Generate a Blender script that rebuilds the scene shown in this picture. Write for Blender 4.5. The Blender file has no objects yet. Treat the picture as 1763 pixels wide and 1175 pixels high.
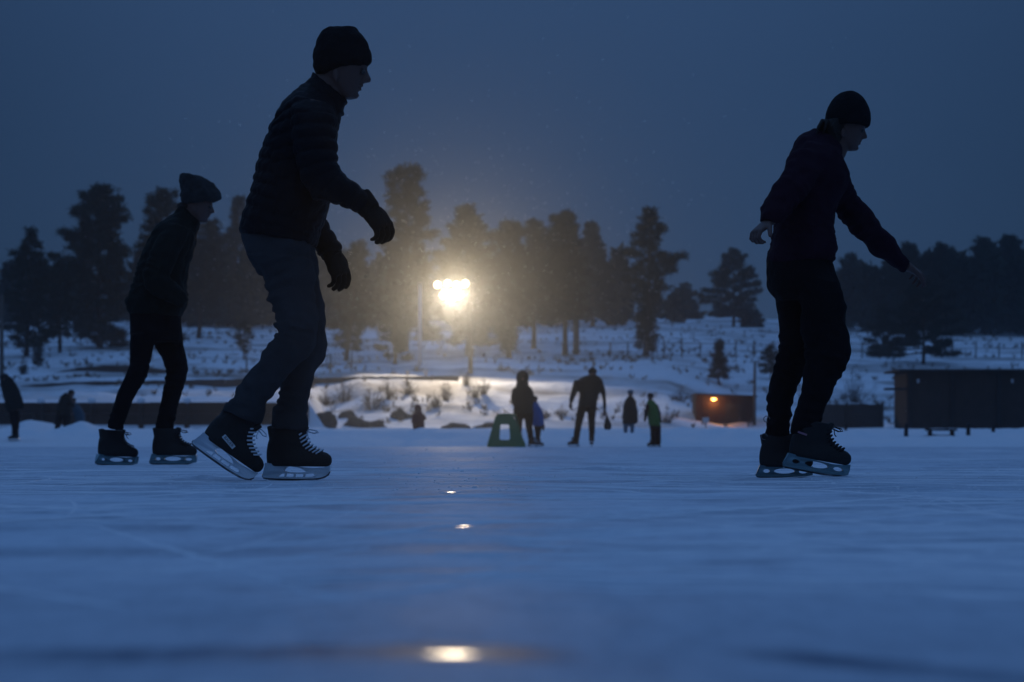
import bpy, math, random
import numpy as np
from mathutils import Vector, Matrix, noise, geometry

C = bpy.context.scene
COL = C.collection
R = math.radians
random.seed(7)
rng = np.random.default_rng(11)

# ------------------------------------------------------------------ camera measures (photo is 1763 x 1175)
F = 3428.0          # focal length in photo pixels (70 mm on 36 mm)
CX = 881.5
HY = 757.7          # horizon row
HC = 0.164          # lens height over the ice


def P(px, py, D):
    return Vector(((px - CX) / F * D, D, HC + (HY - py) / F * D))


# ------------------------------------------------------------------ materials
def nt(m):
    m.use_nodes = True
    n = m.node_tree
    return n, n.nodes, n.links, n.nodes['Principled BSDF']


def mat(name, col, rough=0.7, var=0.25, scale=8.0, bump=0.0, bscale=60.0, spec=0.3, metal=0.0, wave=None, sheen=0.0, trans=0.0):
    m = bpy.data.materials.new(name)
    n, N, L, b = nt(m)
    tc = N.new('ShaderNodeTexCoord')
    no = N.new('ShaderNodeTexNoise')
    no.inputs['Scale'].default_value = scale
    no.inputs['Detail'].default_value = 6
    L.new(tc.outputs['Object'], no.inputs['Vector'])
    mx = N.new('ShaderNodeMix'); mx.data_type = 'RGBA'
    mx.inputs[6].default_value = (*[c * (1 - var) for c in col], 1)
    mx.inputs[7].default_value = (*[min(1, c * (1 + var)) for c in col], 1)
    L.new(no.outputs['Fac'], mx.inputs[0])
    L.new(mx.outputs[2], b.inputs['Base Color'])
    b.inputs['Roughness'].default_value = rough
    b.inputs['Specular IOR Level'].default_value = spec
    b.inputs['Metallic'].default_value = metal
    if sheen:
        b.inputs['Sheen Weight'].default_value = sheen
    if bump:
        if wave:
            t = N.new('ShaderNodeTexWave')
            t.bands_direction = wave
            t.inputs['Scale'].default_value = bscale
            t.inputs['Distortion'].default_value = 1.5
            src = t.outputs['Fac']
        else:
            t = N.new('ShaderNodeTexNoise')
            t.inputs['Scale'].default_value = bscale
            t.inputs['Detail'].default_value = 5
            src = t.outputs['Fac']
        L.new(tc.outputs['Object'], t.inputs['Vector'])
        bp = N.new('ShaderNodeBump')
        bp.inputs['Strength'].default_value = bump
        bp.inputs['Distance'].default_value = 0.01
        L.new(src, bp.inputs['Height'])
        L.new(bp.outputs['Normal'], b.inputs['Normal'])
    return m


def emit(name, col, s):
    m = bpy.data.materials.new(name)
    n, N, L, b = nt(m)
    b.inputs['Base Color'].default_value = (*col, 1)
    b.inputs['Emission Color'].default_value = (*col, 1)
    b.inputs['Emission Strength'].default_value = s
    return m


M = dict(
    puffer=mat('puffer_nylon', (.0075, .0085, .012), .6, .2, 6, .25, 90, .07),
    jeans=mat('denim', (.044, .047, .052), .9, .45, 5, .6, 220, .07),
    knit=mat('black_knit', (.010, .010, .012), .95, .3, 30, .8, 70, .1),
    knit_grey=mat('grey_knit', (.05, .058, .064), .95, .4, 30, .9, 50, .1, wave='X'),
    glove=mat('black_glove', (.008, .008, .009), .8, .2, 20, .3, 120, .07),
    green_jacket=mat('dark_green_shell', (.010, .013, .012), .7, .25, 5, .3, 60, .07),
    black_cloth=mat('black_trousers', (.007, .007, .009), .85, .25, 6, .3, 140, .07),
    hoodie=mat('maroon_fleece', (.020, .0085, .017), .95, .3, 10, .4, 160, .1),
    skin=mat('skin', (.105, .058, .048), .55, .12, 12, .15, 130, .35),
    hair=mat('brown_hair', (.018, .013, .010), .6, .4, 40, .6, 90, .4, wave='Z'),
    eye=mat('eye', (.05, .045, .045), .4, .05, 5),
    boot=mat('boot_leather', (.008, .008, .009), .6, .25, 14, .25, 160, .35),
    holder=mat('white_holder_plastic', (.72, .80, .85), .4, .08, 10, .05, 60, .4),
    holder_teal=mat('teal_holder_plastic', (.17, .30, .34), .4, .12, 10, .05, 60, .4),
    steel=mat('runner_steel', (.25, .26, .28), .35, .1, 40, .05, 100, .5, metal=1.0),
    lace=mat('lace_cotton', (.66, .70, .74), .9, .2, 60, .3, 300, .1),
    lace_dark=mat('dark_lace_cotton', (.02, .02, .022), .9, .2, 60, .3, 300, .1),
    tagw=mat('tag_white', (.62, .66, .68), .6, .05, 20),
    pink=mat('tag_mauve', (.28, .14, .19), .6, .05, 20),
    bark=mat('pine_bark', (.055, .038, .028), .95, .45, 5, .9, 14, .1),
    needle=mat('pine_needles', (.020, .029, .021), .9, .5, .9, 0, 1, .04),
    needle_b=mat('pine_needles_brown', (.030, .030, .021), .9, .5, .9, 0, 1, .04),
    timber=mat('weathered_timber', (.042, .031, .027), .9, .4, 3, .7, 12, .1),
    timber_red=mat('red_brown_siding', (.030, .016, .014), .9, .3, 3, .7, 26, .1, wave='X'),
    timber_dark=mat('dark_planks', (.030, .027, .027), .9, .3, 3, .7, 20, .1, wave='X'),
    pole=mat('pole_wood', (.10, .085, .07), .9, .3, 6, .5, 20, .1),
    metal=mat('grey_metal', (.16, .16, .17), .5, .2, 10, .1, 40, .5, metal=.6),
    rock=mat('rock', (.065, .055, .050), .95, .4, 2, .9, 4, .1),
    dry=mat('dry_grass', (.12, .085, .055), .95, .4, 2),
    shrub=mat('brush_twigs', (.070, .052, .044), .95, .4, 2),
    snow=mat('snow_cap', (.74, .76, .79), .8, .05, 6, .4, 18, .2),
    flake=mat('snow_flake', (.9, .9, .92), .8, .03, 6),
    green_pl=mat('green_plastic', (.014, .15, .060), .45, .15, 8, .05, 30, .4),
    coat_dark=mat('dark_coat', (.014, .017, .018), .9, .3, 5, .3, 40, .07),
    blue_coat=mat('blue_coat', (.015, .12, .34), .8, .2, 5, .3, 40, .2),
    teal_coat=mat('teal_coat', (.035, .085, .12), .8, .2, 5, .3, 40, .2),
    teal_cloth=mat('teal_trousers', (.045, .13, .19), .85, .2, 5, .3, 40, .2),
    red_coat=mat('maroon_coat', (.075, .018, .028), .85, .25, 5, .3, 40, .15),
    lime_coat=mat('lime_coat', (.045, .14, .032), .8, .3, 5, .3, 40, .2),
    bag=mat('bag_cloth', (.02, .022, .026), .85, .25, 9, .3, 40, .2),
    glass=mat('dark_glass', (.02, .022, .03), .12, .1, 3, spec=.6),
    signw=mat('sign_white', (.55, .56, .58), .6, .08, 8),
    lamp=emit('flood_lens', (1.0, .86, .58), 5),
    bulb=emit('warm_bulb', (1.0, .42, .10), 9),
)


def snow_ground_mat():
    m = bpy.data.materials.new('hill_snow')
    n, N, L, b = nt(m)
    tc = N.new('ShaderNodeTexCoord')
    a = N.new('ShaderNodeTexNoise'); a.inputs['Scale'].default_value = .16; a.inputs['Detail'].default_value = 9; a.inputs['Roughness'].default_value = .66
    mp = N.new('ShaderNodeMapping'); mp.inputs['Scale'].default_value = (.55, 1.1, 2.2)
    L.new(tc.outputs['Object'], mp.inputs[0]); L.new(mp.outputs[0], a.inputs['Vector'])
    r = N.new('ShaderNodeValToRGB'); r.color_ramp.elements[0].position = .45; r.color_ramp.elements[1].position = .66
    L.new(a.outputs['Fac'], r.inputs[0])
    # the bank beside the ice is clean snow, bare grass shows only on the slope beyond it
    sp = N.new('ShaderNodeSeparateXYZ'); L.new(tc.outputs['Object'], sp.inputs[0])
    mr = N.new('ShaderNodeMapRange'); mr.inputs[1].default_value = 84; mr.inputs[2].default_value = 104
    L.new(sp.outputs['Y'], mr.inputs[0])
    mu = N.new('ShaderNodeMath'); mu.operation = 'MULTIPLY'
    L.new(r.outputs[0], mu.inputs[0]); L.new(mr.outputs[0], mu.inputs[1])
    m2 = N.new('ShaderNodeMath'); m2.operation = 'MULTIPLY'; m2.inputs[1].default_value = .80
    L.new(mu.outputs[0], m2.inputs[0])
    mx = N.new('ShaderNodeMix'); mx.data_type = 'RGBA'
    mx.inputs[6].default_value = (.72, .74, .77, 1); mx.inputs[7].default_value = (.12, .095, .072, 1)
    L.new(m2.outputs[0], mx.inputs[0]); L.new(mx.outputs[2], b.inputs['Base Color'])
    b.inputs['Roughness'].default_value = .85; b.inputs['Specular IOR Level'].default_value = .15
    c = N.new('ShaderNodeTexNoise'); c.inputs['Scale'].default_value = 1.8; c.inputs['Detail'].default_value = 8
    L.new(tc.outputs['Object'], c.inputs['Vector'])
    bp = N.new('ShaderNodeBump'); bp.inputs['Strength'].default_value = .5; bp.inputs['Distance'].default_value = .25
    L.new(c.outputs['Fac'], bp.inputs['Height']); L.new(bp.outputs[0], b.inputs['Normal'])
    return m


def ice_mat():
    m = bpy.data.materials.new('rink_ice')
    n, N, L, b = nt(m)
    tc = N.new('ShaderNodeTexCoord')

    def ns(scale, sx, sy, det=6, rough=.55, dist=0.0, rot=0.0):
        mp = N.new('ShaderNodeMapping'); mp.inputs['Scale'].default_value = (sx, sy, 1); mp.inputs['Rotation'].default_value = (0, 0, rot)
        t = N.new('ShaderNodeTexNoise'); t.inputs['Scale'].default_value = scale; t.inputs['Detail'].default_value = det
        t.inputs['Roughness'].default_value = rough; t.inputs['Distortion'].default_value = dist
        L.new(tc.outputs['Object'], mp.inputs[0]); L.new(mp.outputs[0], t.inputs['Vector'])
        return t.outputs['Fac']

    def ramp(v, a, c):
        r = N.new('ShaderNodeMapRange'); r.interpolation_type = 'SMOOTHSTEP'
        r.inputs[1].default_value = a; r.inputs[2].default_value = c
        L.new(v, r.inputs[0]); return r.outputs[0]

    def math_(op, a, c):
        k = N.new('ShaderNodeMath'); k.operation = op
        for i, v in enumerate((a, c)):
            if isinstance(v, (int, float)): k.inputs[i].default_value = v
            else: L.new(v, k.inputs[i])
        return k.outputs[0]

    sp = N.new('ShaderNodeSeparateXYZ'); L.new(tc.outputs['Object'], sp.inputs[0])
    X, Y = sp.outputs['X'], sp.outputs['Y']
    # large worn patches of bare ice, streaks left by skates, frost grain
    big = ramp(ns(1.0, 1.3, .42, 8, .66, .5), .47, .64)
    streak = ramp(ns(1.9, 1.0, .9, 8, .68, .5, R(6)), .48, .64)
    streak2 = ramp(ns(1.1, .35, 4.0, 6, .6, .4, R(-14)), .50, .66)
    fine = ns(16, 1.4, .5, 8, .8)
    # two refrozen bare cracks that cross the ice close to the lens
    wob = math_('MULTIPLY', math_('SUBTRACT', ns(2.6, 1, .2, 4), .5), .20)

    def crack(y0, hw, x0, x1, slope):
        yy = math_('ADD', math_('ADD', Y, wob), math_('MULTIPLY', X, slope))
        d = math_('ABSOLUTE', math_('SUBTRACT', yy, y0), 0)
        k = ramp(d, hw, hw * .35)
        e = math_('MULTIPLY', ramp(X, x0, x0 + .14), ramp(X, x1, x1 - .14))
        return math_('MULTIPLY', k, e)
    brk = ramp(ns(1.3, 2.2, .8, 5), .36, .52)
    c1 = crack(1.530, .105, -1.0, .12, 0.0)
    c2 = crack(1.69, .085, .10, .52, .94)

    def spot(x, y, rx, ry):
        v = N.new('ShaderNodeCombineXYZ')
        L.new(math_('DIVIDE', math_('SUBTRACT', X, x), rx), v.inputs[0])
        L.new(math_('DIVIDE', math_('SUBTRACT', Y, y), ry), v.inputs[1])
        ln = N.new('ShaderNodeVectorMath'); ln.operation = 'LENGTH'; L.new(v.outputs[0], ln.inputs[0])
        return ramp(math_('ADD', ln.outputs['Value'], math_('MULTIPLY', math_('SUBTRACT', fine, .5), .25)), 1.0, .45)
    s1 = spot(-.092, 3.66, .030, .085)
    s2 = spot(-.180, 5.95, .030, .07)
    s3 = spot(-.047, 1.525, .036, .026)
    bare = math_('MAXIMUM', math_('MAXIMUM', math_('MULTIPLY', c1, math_('ADD', .55, math_('MULTIPLY', brk, .5))), math_('MULTIPLY', c2, math_('ADD', .55, math_('MULTIPLY', brk, .5)))), math_('MULTIPLY', big, .38))
    bare = math_('MAXIMUM', bare, math_('MULTIPLY', streak, .46))
    bare = math_('MAXIMUM', bare, math_('MULTIPLY', streak2, .45))
    gl = math_('MAXIMUM', math_('MAXIMUM', s1, s2), s3)
    scr = ramp(ns(5.0, .10, 6.0, 5, .65, .2, R(11)), .56, .66)
    scr2 = ramp(ns(4.0, .10, 6.0, 5, .65, .2, R(-27)), .57, .66)
    bare = math_('MAXIMUM', bare, math_('MULTIPLY', math_('MAXIMUM', scr, scr2), .5))
    bare = math_('MAXIMUM', bare, math_('MULTIPLY', gl, .55))
    mx = N.new('ShaderNodeMix'); mx.data_type = 'RGBA'
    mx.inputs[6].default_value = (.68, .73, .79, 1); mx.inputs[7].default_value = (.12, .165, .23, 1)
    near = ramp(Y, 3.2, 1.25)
    bare = math_('MAXIMUM', bare, math_('MULTIPLY', near, math_('ADD', .32, math_('MULTIPLY', big, .24))))  # bare ice near the lens, plus lens vignetting painted in as darker colour
    grain = ramp(fine, .35, .72)
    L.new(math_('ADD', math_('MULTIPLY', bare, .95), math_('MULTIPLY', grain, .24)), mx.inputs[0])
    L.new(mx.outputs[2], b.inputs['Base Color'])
    ro = N.new('ShaderNodeMapRange'); ro.inputs[3].default_value = .65; ro.inputs[4].default_value = .20
    L.new(math_('MAXIMUM', math_('MULTIPLY', bare, .45), math_('MULTIPLY', gl, .92)), ro.inputs[0]); L.new(ro.outputs[0], b.inputs['Roughness'])
    b.inputs['IOR'].default_value = 1.31; spc = N.new('ShaderNodeMapRange'); spc.inputs[3].default_value = .05; spc.inputs[4].default_value = .5
    L.new(math_('MAXIMUM', math_('MULTIPLY', bare, .4), gl), spc.inputs[0]); L.new(spc.outputs[0], b.inputs['Specular IOR Level'])
    h = math_('ADD', math_('MULTIPLY', fine, .35), math_('ADD', math_('MULTIPLY', streak, -.6), math_('MULTIPLY', streak2, -.5)))
    h = math_('MULTIPLY', h, math_('SUBTRACT', 1.0, gl))
    bp = N.new('ShaderNodeBump'); bp.inputs['Strength'].default_value = .6; bp.inputs['Distance'].default_value = .014
    L.new(h, bp.inputs['Height']); L.new(bp.outputs[0], b.inputs['Normal'])
    return m


M['ground'] = snow_ground_mat()
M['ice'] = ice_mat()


# ------------------------------------------------------------------ mesh helpers
def tag(o, label=None, cat=None, group=None, kind=None):
    if label: o['label'] = label
    if cat: o['category'] = cat
    if group: o['group'] = group
    if kind: o['kind'] = kind
    return o


def empty(name, loc):
    o = bpy.data.objects.new(name, None); o.location = loc
    o.empty_display_size = .1
    COL.objects.link(o); return o


def link(name, me, m, parent=None, smooth=True):
    o = bpy.data.objects.new(name, me)
    if m is not None:
        me.materials.clear(); me.materials.append(m)
    if smooth and len(me.polygons):
        me.polygons.foreach_set('use_smooth', np.ones(len(me.polygons), bool))
    COL.objects.link(o)
    if parent is not None: o.parent = parent
    return o


class MB:
    """collects shapes; build() links them as ONE mesh"""
    def __init__(s): s.v, s.f = [], []

    def add(s, v, f):
        k = len(s.v); s.v += [tuple(p) for p in v]; s.f += [tuple(i + k for i in q) for q in f]; return s

    def rings(s, rs):
        """closed loft through rings of equal point count"""
        n = len(rs[0]); v = [p for r in rs for p in r]; f = []
        for i in range(len(rs) - 1):
            for j in range(n):
                f.append((i * n + j, i * n + (j + 1) % n, (i + 1) * n + (j + 1) % n, (i + 1) * n + j))
        f.append(tuple(range(n - 1, -1, -1))); f.append(tuple((len(rs) - 1) * n + j for j in range(n)))
        return s.add(v, f)

    def tube(s, pts, rad, n=8, flat=1.0, up=None):
        pts = [Vector(p) for p in pts]
        if not hasattr(rad, '__len__'): rad = [rad] * len(pts)
        rs = []; a = None
        for i, p in enumerate(pts):
            t = (pts[min(i + 1, len(pts) - 1)] - pts[max(i - 1, 0)]).normalized()
            if a is None:
                a = t.cross(up if up else Vector((0, 0, 1)))
                if a.length < .05: a = t.cross(Vector((1, 0, 0)))
            a = (a - t * a.dot(t)).normalized(); b = t.cross(a)
            rs.append([p + a * (rad[i] * math.cos(2 * math.pi * j / n)) + b * (rad[i] * flat * math.sin(2 * math.pi * j / n)) for j in range(n)])
        return s.rings(rs)

    def ball(s, c, r, seg=12, rings=8):
        c = Vector(c); rx, ry, rz = r if hasattr(r, '__len__') else (r, r, r)
        rs = []
        for i in range(rings + 1):
            t = math.pi * (i + .02) / (rings + .04)
            rs.append([c + Vector((rx * math.sin(t) * math.cos(2 * math.pi * j / seg), ry * math.sin(t) * math.sin(2 * math.pi * j / seg), rz * math.cos(t))) for j in range(seg)])
        return s.rings(rs)

    def box(s, lo, hi):
        x0, y0, z0 = lo; x1, y1, z1 = hi
        v = [(x0, y0, z0), (x1, y0, z0), (x1, y1, z0), (x0, y1, z0), (x0, y0, z1), (x1, y0, z1), (x1, y1, z1), (x0, y1, z1)]
        return s.add(v, [(0, 3, 2, 1), (4, 5, 6, 7), (0, 1, 5, 4), (1, 2, 6, 5), (2, 3, 7, 6), (3, 0, 4, 7)])

    def plate(s, outer, holes=(), half=lambda x, z: .01, y=0.0):
        """polygon in x,z with holes, thickened along y"""
        loops = [[Vector((x, z, 0)) for x, z in l] for l in (outer, *holes)]
        tri = geometry.tessellate_polygon(loops)
        flat = [p for l in loops for p in l]; n = len(flat)
        v = [(p.x, y - half(p.x, p.y), p.y) for p in flat] + [(p.x, y + half(p.x, p.y), p.y) for p in flat]
        f = [tuple(t) for t in tri] + [tuple(i + n for i in reversed(t)) for t in tri]
        k = 0
        for l in loops:
            m = len(l)
            for i in range(m):
                a, b = k + i, k + (i + 1) % m
                f.append((a, b, b + n, a + n))
            k += m
        return s.add(v, f)

    def mesh(s, name, off=(0, 0, 0)):
        me = bpy.data.meshes.new(name); o = Vector(off)
        me.from_pydata([tuple(Vector(p) - o) for p in s.v], [], s.f); me.update(); return me

    def build(s, name, m, parent=None, smooth=True, off=None):
        if off is None: off = parent.location if parent is not None else (0, 0, 0)
        return link(name, s.mesh(name, off), m, parent, smooth)


def fuse(name, mb, m, parent, voxel, smooth=4, disp=None, off=None):
    """voxel-unions everything in mb into one continuous skin"""
    if off is None: off = parent.location
    me = mb.mesh(name, off)
    t = bpy.data.objects.new('tmp', me); COL.objects.link(t)
    r = t.modifiers.new('r', 'REMESH'); r.mode = 'VOXEL'; r.voxel_size = voxel
    if smooth:
        sm = t.modifiers.new('s', 'SMOOTH'); sm.factor = .5; sm.iterations = smooth
    dg = bpy.context.evaluated_depsgraph_get(); dg.update()
    ne = bpy.data.meshes.new_from_object(t.evaluated_get(dg))
    bpy.data.objects.remove(t); bpy.data.meshes.remove(me)
    ne.name = name
    if disp is not None:
        n = len(ne.vertices); co = np.empty(n * 3); ne.vertices.foreach_get('co', co); co = co.reshape(-1, 3)
        no = np.empty(n * 3, np.float32); ne.vertices.foreach_get('normal', no); no = no.reshape(-1, 3)
        co = co + no * disp(co + np.array(off))[:, None]
        ne.vertices.foreach_set('co', co.ravel()); ne.update()
    return link(name, ne, m, parent)


def sring(D, s, n=22, e=2.3, k=1.0):
    """stroke (xa,ya,xb,yb,half depth m,depth offset m) in photo pixels -> ring"""
    xa, ya, xb, yb, hd, dy = (*s, 0.0)[:6]
    a, b = P(xa, ya, D + dy), P(xb, yb, D + dy)
    c = (a + b) / 2; A = (b - a) / 2 * k; B = Vector((0, hd * k, 0)); r = []
    for j in range(n):
        t = 2 * math.pi * j / n; ct, st = math.cos(t), math.sin(t)
        r.append(c + A * math.copysign(abs(ct) ** (2 / e), ct) + B * math.copysign(abs(st) ** (2 / e), st))
    return r


def loft(mb, D, strokes, e=2.3, k=1.0, dy=0.0):
    st = [(*(*s, 0.0)[:5], (*s, 0.0)[5] + dy) for s in strokes]
    return mb.rings([sring(D, s, e=e, k=k) for s in st])


def centre(D, strokes, dy=0.0):
    out = []
    for s in strokes:
        xa, ya, xb, yb, hd, d = (*s, 0.0)[:6]
        out.append((P(xa, ya, D + d + dy) + P(xb, yb, D + d + dy)) / 2)
    return out


def along(lines, step=.008):
    """dense centre-line samples with arclength, for quilting and creases"""
    pts, arc, rad = [], [], []
    for li, l in enumerate(lines):
        s = 0.0
        for a, b in zip(l[:-1], l[1:]):
            d = (b - a).length; n = max(1, int(d / step))
            for i in range(n):
                pts.append(a.lerp(b, i / n)); arc.append(s + d * i / n + li * 10)
            s += d
    return np.array([tuple(p) for p in pts]), np.array(arc)


def nearest_arc(co, pts, arc):
    out = np.empty(len(co))
    for i in range(0, len(co), 4000):
        d = ((co[i:i + 4000, None, :] - pts[None]) ** 2).sum(-1)
        out[i:i + 4000] = arc[d.argmin(1)]
    return out


def fnoise(co, sc, seed=0.0):
    return np.array([noise.noise(Vector((x * sc + seed, y * sc, z * sc))) for x, y, z in co])


def quilt(lines, period, amp, wr=.004):
    pts, arc = along(lines)

    def f(co):
        a = nearest_arc(co, pts, arc) + .006 * fnoise(co, 9)
        w = np.abs(np.sin(np.pi * a / period)) ** .55
        return amp * (w - .75) + wr * fnoise(co, 14, 3) + .003 * fnoise(co, 40, 9)
    return f


def creases(lines, wr=.005, ring=.004, joints=()):
    pts, arc = along(lines)

    def f(co):
        a = nearest_arc(co, pts, arc)
        d = wr * fnoise(co, 9) + wr * .5 * fnoise(co, 24, 5)
        for j, rad, amp in joints:
            w = np.exp(-(((co - np.array(tuple(j))) ** 2).sum(1)) / rad ** 2)
            d += amp * w * np.sin(2 * np.pi * a / .047 + 7 * fnoise(co, 5, 2)) * (.5 + fnoise(co, 8, 4))
        return d
    return f


# ------------------------------------------------------------------ hands
def hand(mb, W, d, nrm, size=.185, curl=(35, 40, 45, 50), side=1, fat=1.0, thumb=30):
    """wrist W, direction to the knuckles d, back of the hand nrm; side=+1/-1 picks which edge carries the thumb"""
    d = Vector(d).normalized(); nrm = Vector(nrm); nrm = (nrm - d * nrm.dot(d)).normalized(); sd = d.cross(nrm) * side
    k = size / .185
    rs = []
    for t, w, h in ((-.03, .027, .022), (0, .028, .020), (.03, .036, .017), (.065, .041, .015), (.09, .041, .013), (.098, .036, .009)):
        c = Vector(W) + d * t * k
        rs.append([c + sd * (w * k * fat * math.copysign(abs(math.cos(a)) ** .8, math.cos(a))) + nrm * (h * k * fat * math.sin(a)) for a in [2 * math.pi * j / 16 for j in range(16)]])
    mb.rings(rs)
    ax = sd * side
    for i, (o, L, r, q) in enumerate(((.031, .072, .0092, 0), (.0105, .080, .0096, 1), (-.0105, .074, .0090, 2), (-.031, .058, .0080, 3))):
        p = Vector(W) + d * (.088 * k) + sd * (o * k * fat)
        dirv = (d + sd * (o * 2.2)).normalized(); pts, rad = [p - dirv * .012, p], [r * k * fat, r * 1.05 * k * fat]
        for seg, (fr, cc) in enumerate(((.44, .55), (.31, 1.0), (.25, .7))):
            dirv = Matrix.Rotation(R(curl[q]) * cc, 3, -ax) @ dirv if True else dirv
            p = p + dirv * (L * fr * k); pts.append(p); rad.append(r * k * fat * (.98 - .1 * (seg + 1)))
        pts.append(p + dirv * .006 * k); rad.append(r * k * fat * .4)
        mb.tube(pts, rad, 10)
    p = Vector(W) + d * (.022 * k) + sd * (.026 * k * fat)
    dirv = (d * .75 + sd * .75 - nrm * .25).normalized()
    pts, rad = [p], [.013 * k * fat]
    for fr, rr in ((.036, .0115), (.032, .0105), (.026, .0085)):
        p = p + dirv * fr * k; pts.append(p); rad.append(rr * k * fat)
        dirv = (dirv + d * .35 * math.sin(R(thumb) * 2) - nrm * math.sin(R(thumb)) * .8).normalized()
    pts.append(p + dirv * .006); rad.append(.004 * k * fat)
    mb.tube(pts, rad, 10)
    return mb


# ------------------------------------------------------------------ heads (side view facing right)
HEAD = [(572, 57, 612, 57, .045), (556, 68, 622, 66, .060), (548, 82, 629, 80, .071), (545, 97, 631.5, 95, .076), (546, 112, 631.5, 110, .076),
        (549, 122, 630.5, 119, .074), (552, 130, 627, 127, .071), (556, 138, 625, 135, .068), (561, 146, 622, 143, .064), (567, 153, 619.5, 150, .059),
        (574, 160, 617, 157, .051), (583, 166, 615.5, 163, .041), (592, 171, 611, 170, .026)]
NOSE = [(616, 116, 632, 116, .010), (616, 124, 633, 123, .010), (615, 131, 636, 130, .013), (613, 137, 639, 136, .017), (612, 142, 638, 141.5, .019), (612, 144.5, 628, 143.5, .015)]
LIPU = [(604, 146, 624, 146.3, .020), (604, 148.5, 626, 148.8, .023), (604, 150, 623, 150, .020)]
LIPL = [(602, 153.2, 622.5, 153.2, .020), (602, 155, 624, 155, .022), (602, 157.5, 619, 157, .017)]
CHIN = [(595, 161, 616, 160.5, .024), (595, 165, 619, 164.5, .026), (597, 170, 615, 170, .022)]
BROW = [(615, 113, 631.5, 113, .045), (615, 116.5, 633, 116.5, .048), (615, 119.5, 631, 119.5, .043)]
NECK = [(551, 118, 598, 150, .055), (540, 136, 592, 168, .058), (530, 152, 586, 184, .062), (516, 172, 574, 206, .08)]


def head_map(cx, cy, size, D, ang=0.0, sq=1.0):
    k = size * (F / D) / 428.0; c, s = math.cos(R(ang)), math.sin(R(ang))

    def f(x, y):
        x, y = (x - 592) * k * sq, (y - 110) * k
        return cx + x * c - y * s, cy + x * s + y * c
    return f, size


def head(mb, fm, size, D, neck=True, ear=True):
    for part in (HEAD, NOSE, LIPU, LIPL, CHIN, BROW) + ((NECK,) if neck else ()):
        mb.rings([sring(D, (*fm(s[0], s[1]), *fm(s[2], s[3]), s[4] * size), e=2.1) for s in part])
    if ear:
        for sg in (-1, 1):
            x, y = fm(578, 130); c = P(x, y, D + sg * .073 * size)
            mb.ball(c, (.014 * size, .010 * size, .028 * size), 10, 8)


def eyes(root, fm, size, D):
    for sg in (-1, 1):
        x, y = fm(624.5, 124); c = P(x, y, D + sg * .032 * size)
        MB().ball(c, .0115 * size, 12, 8).build('eye', M['eye'], root)


# ------------------------------------------------------------------ ice skates; local x heel to toe, z up from the ice, metres
def sk(x, y): return ((x - 451) / 428, (828.5 - y) / 428)


BOOT = [(466, 735, 524, 735, .043), (465.5, 745, 525.5, 745, .045), (464, 755, 528, 755, .044), (461, 764, 533, 764, .042), (459.5, 771, 542, 771, .041),
        (458.8, 776, 552, 776, .041), (458.5, 780, 565, 780, .042), (458.3, 785, 571.5, 785, .044), (458.6, 790, 573.5, 790, .046), (459, 796, 573.5, 796, .046),
        (461, 800, 571, 801, .044), (466, 803, 566, 804, .040)]


def circ(cx, cy, rx, ry, n=14):
    return [sk(cx + rx * math.cos(2 * math.pi * i / n), cy + ry * math.sin(2 * math.pi * i / n)) for i in range(n)]


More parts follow.
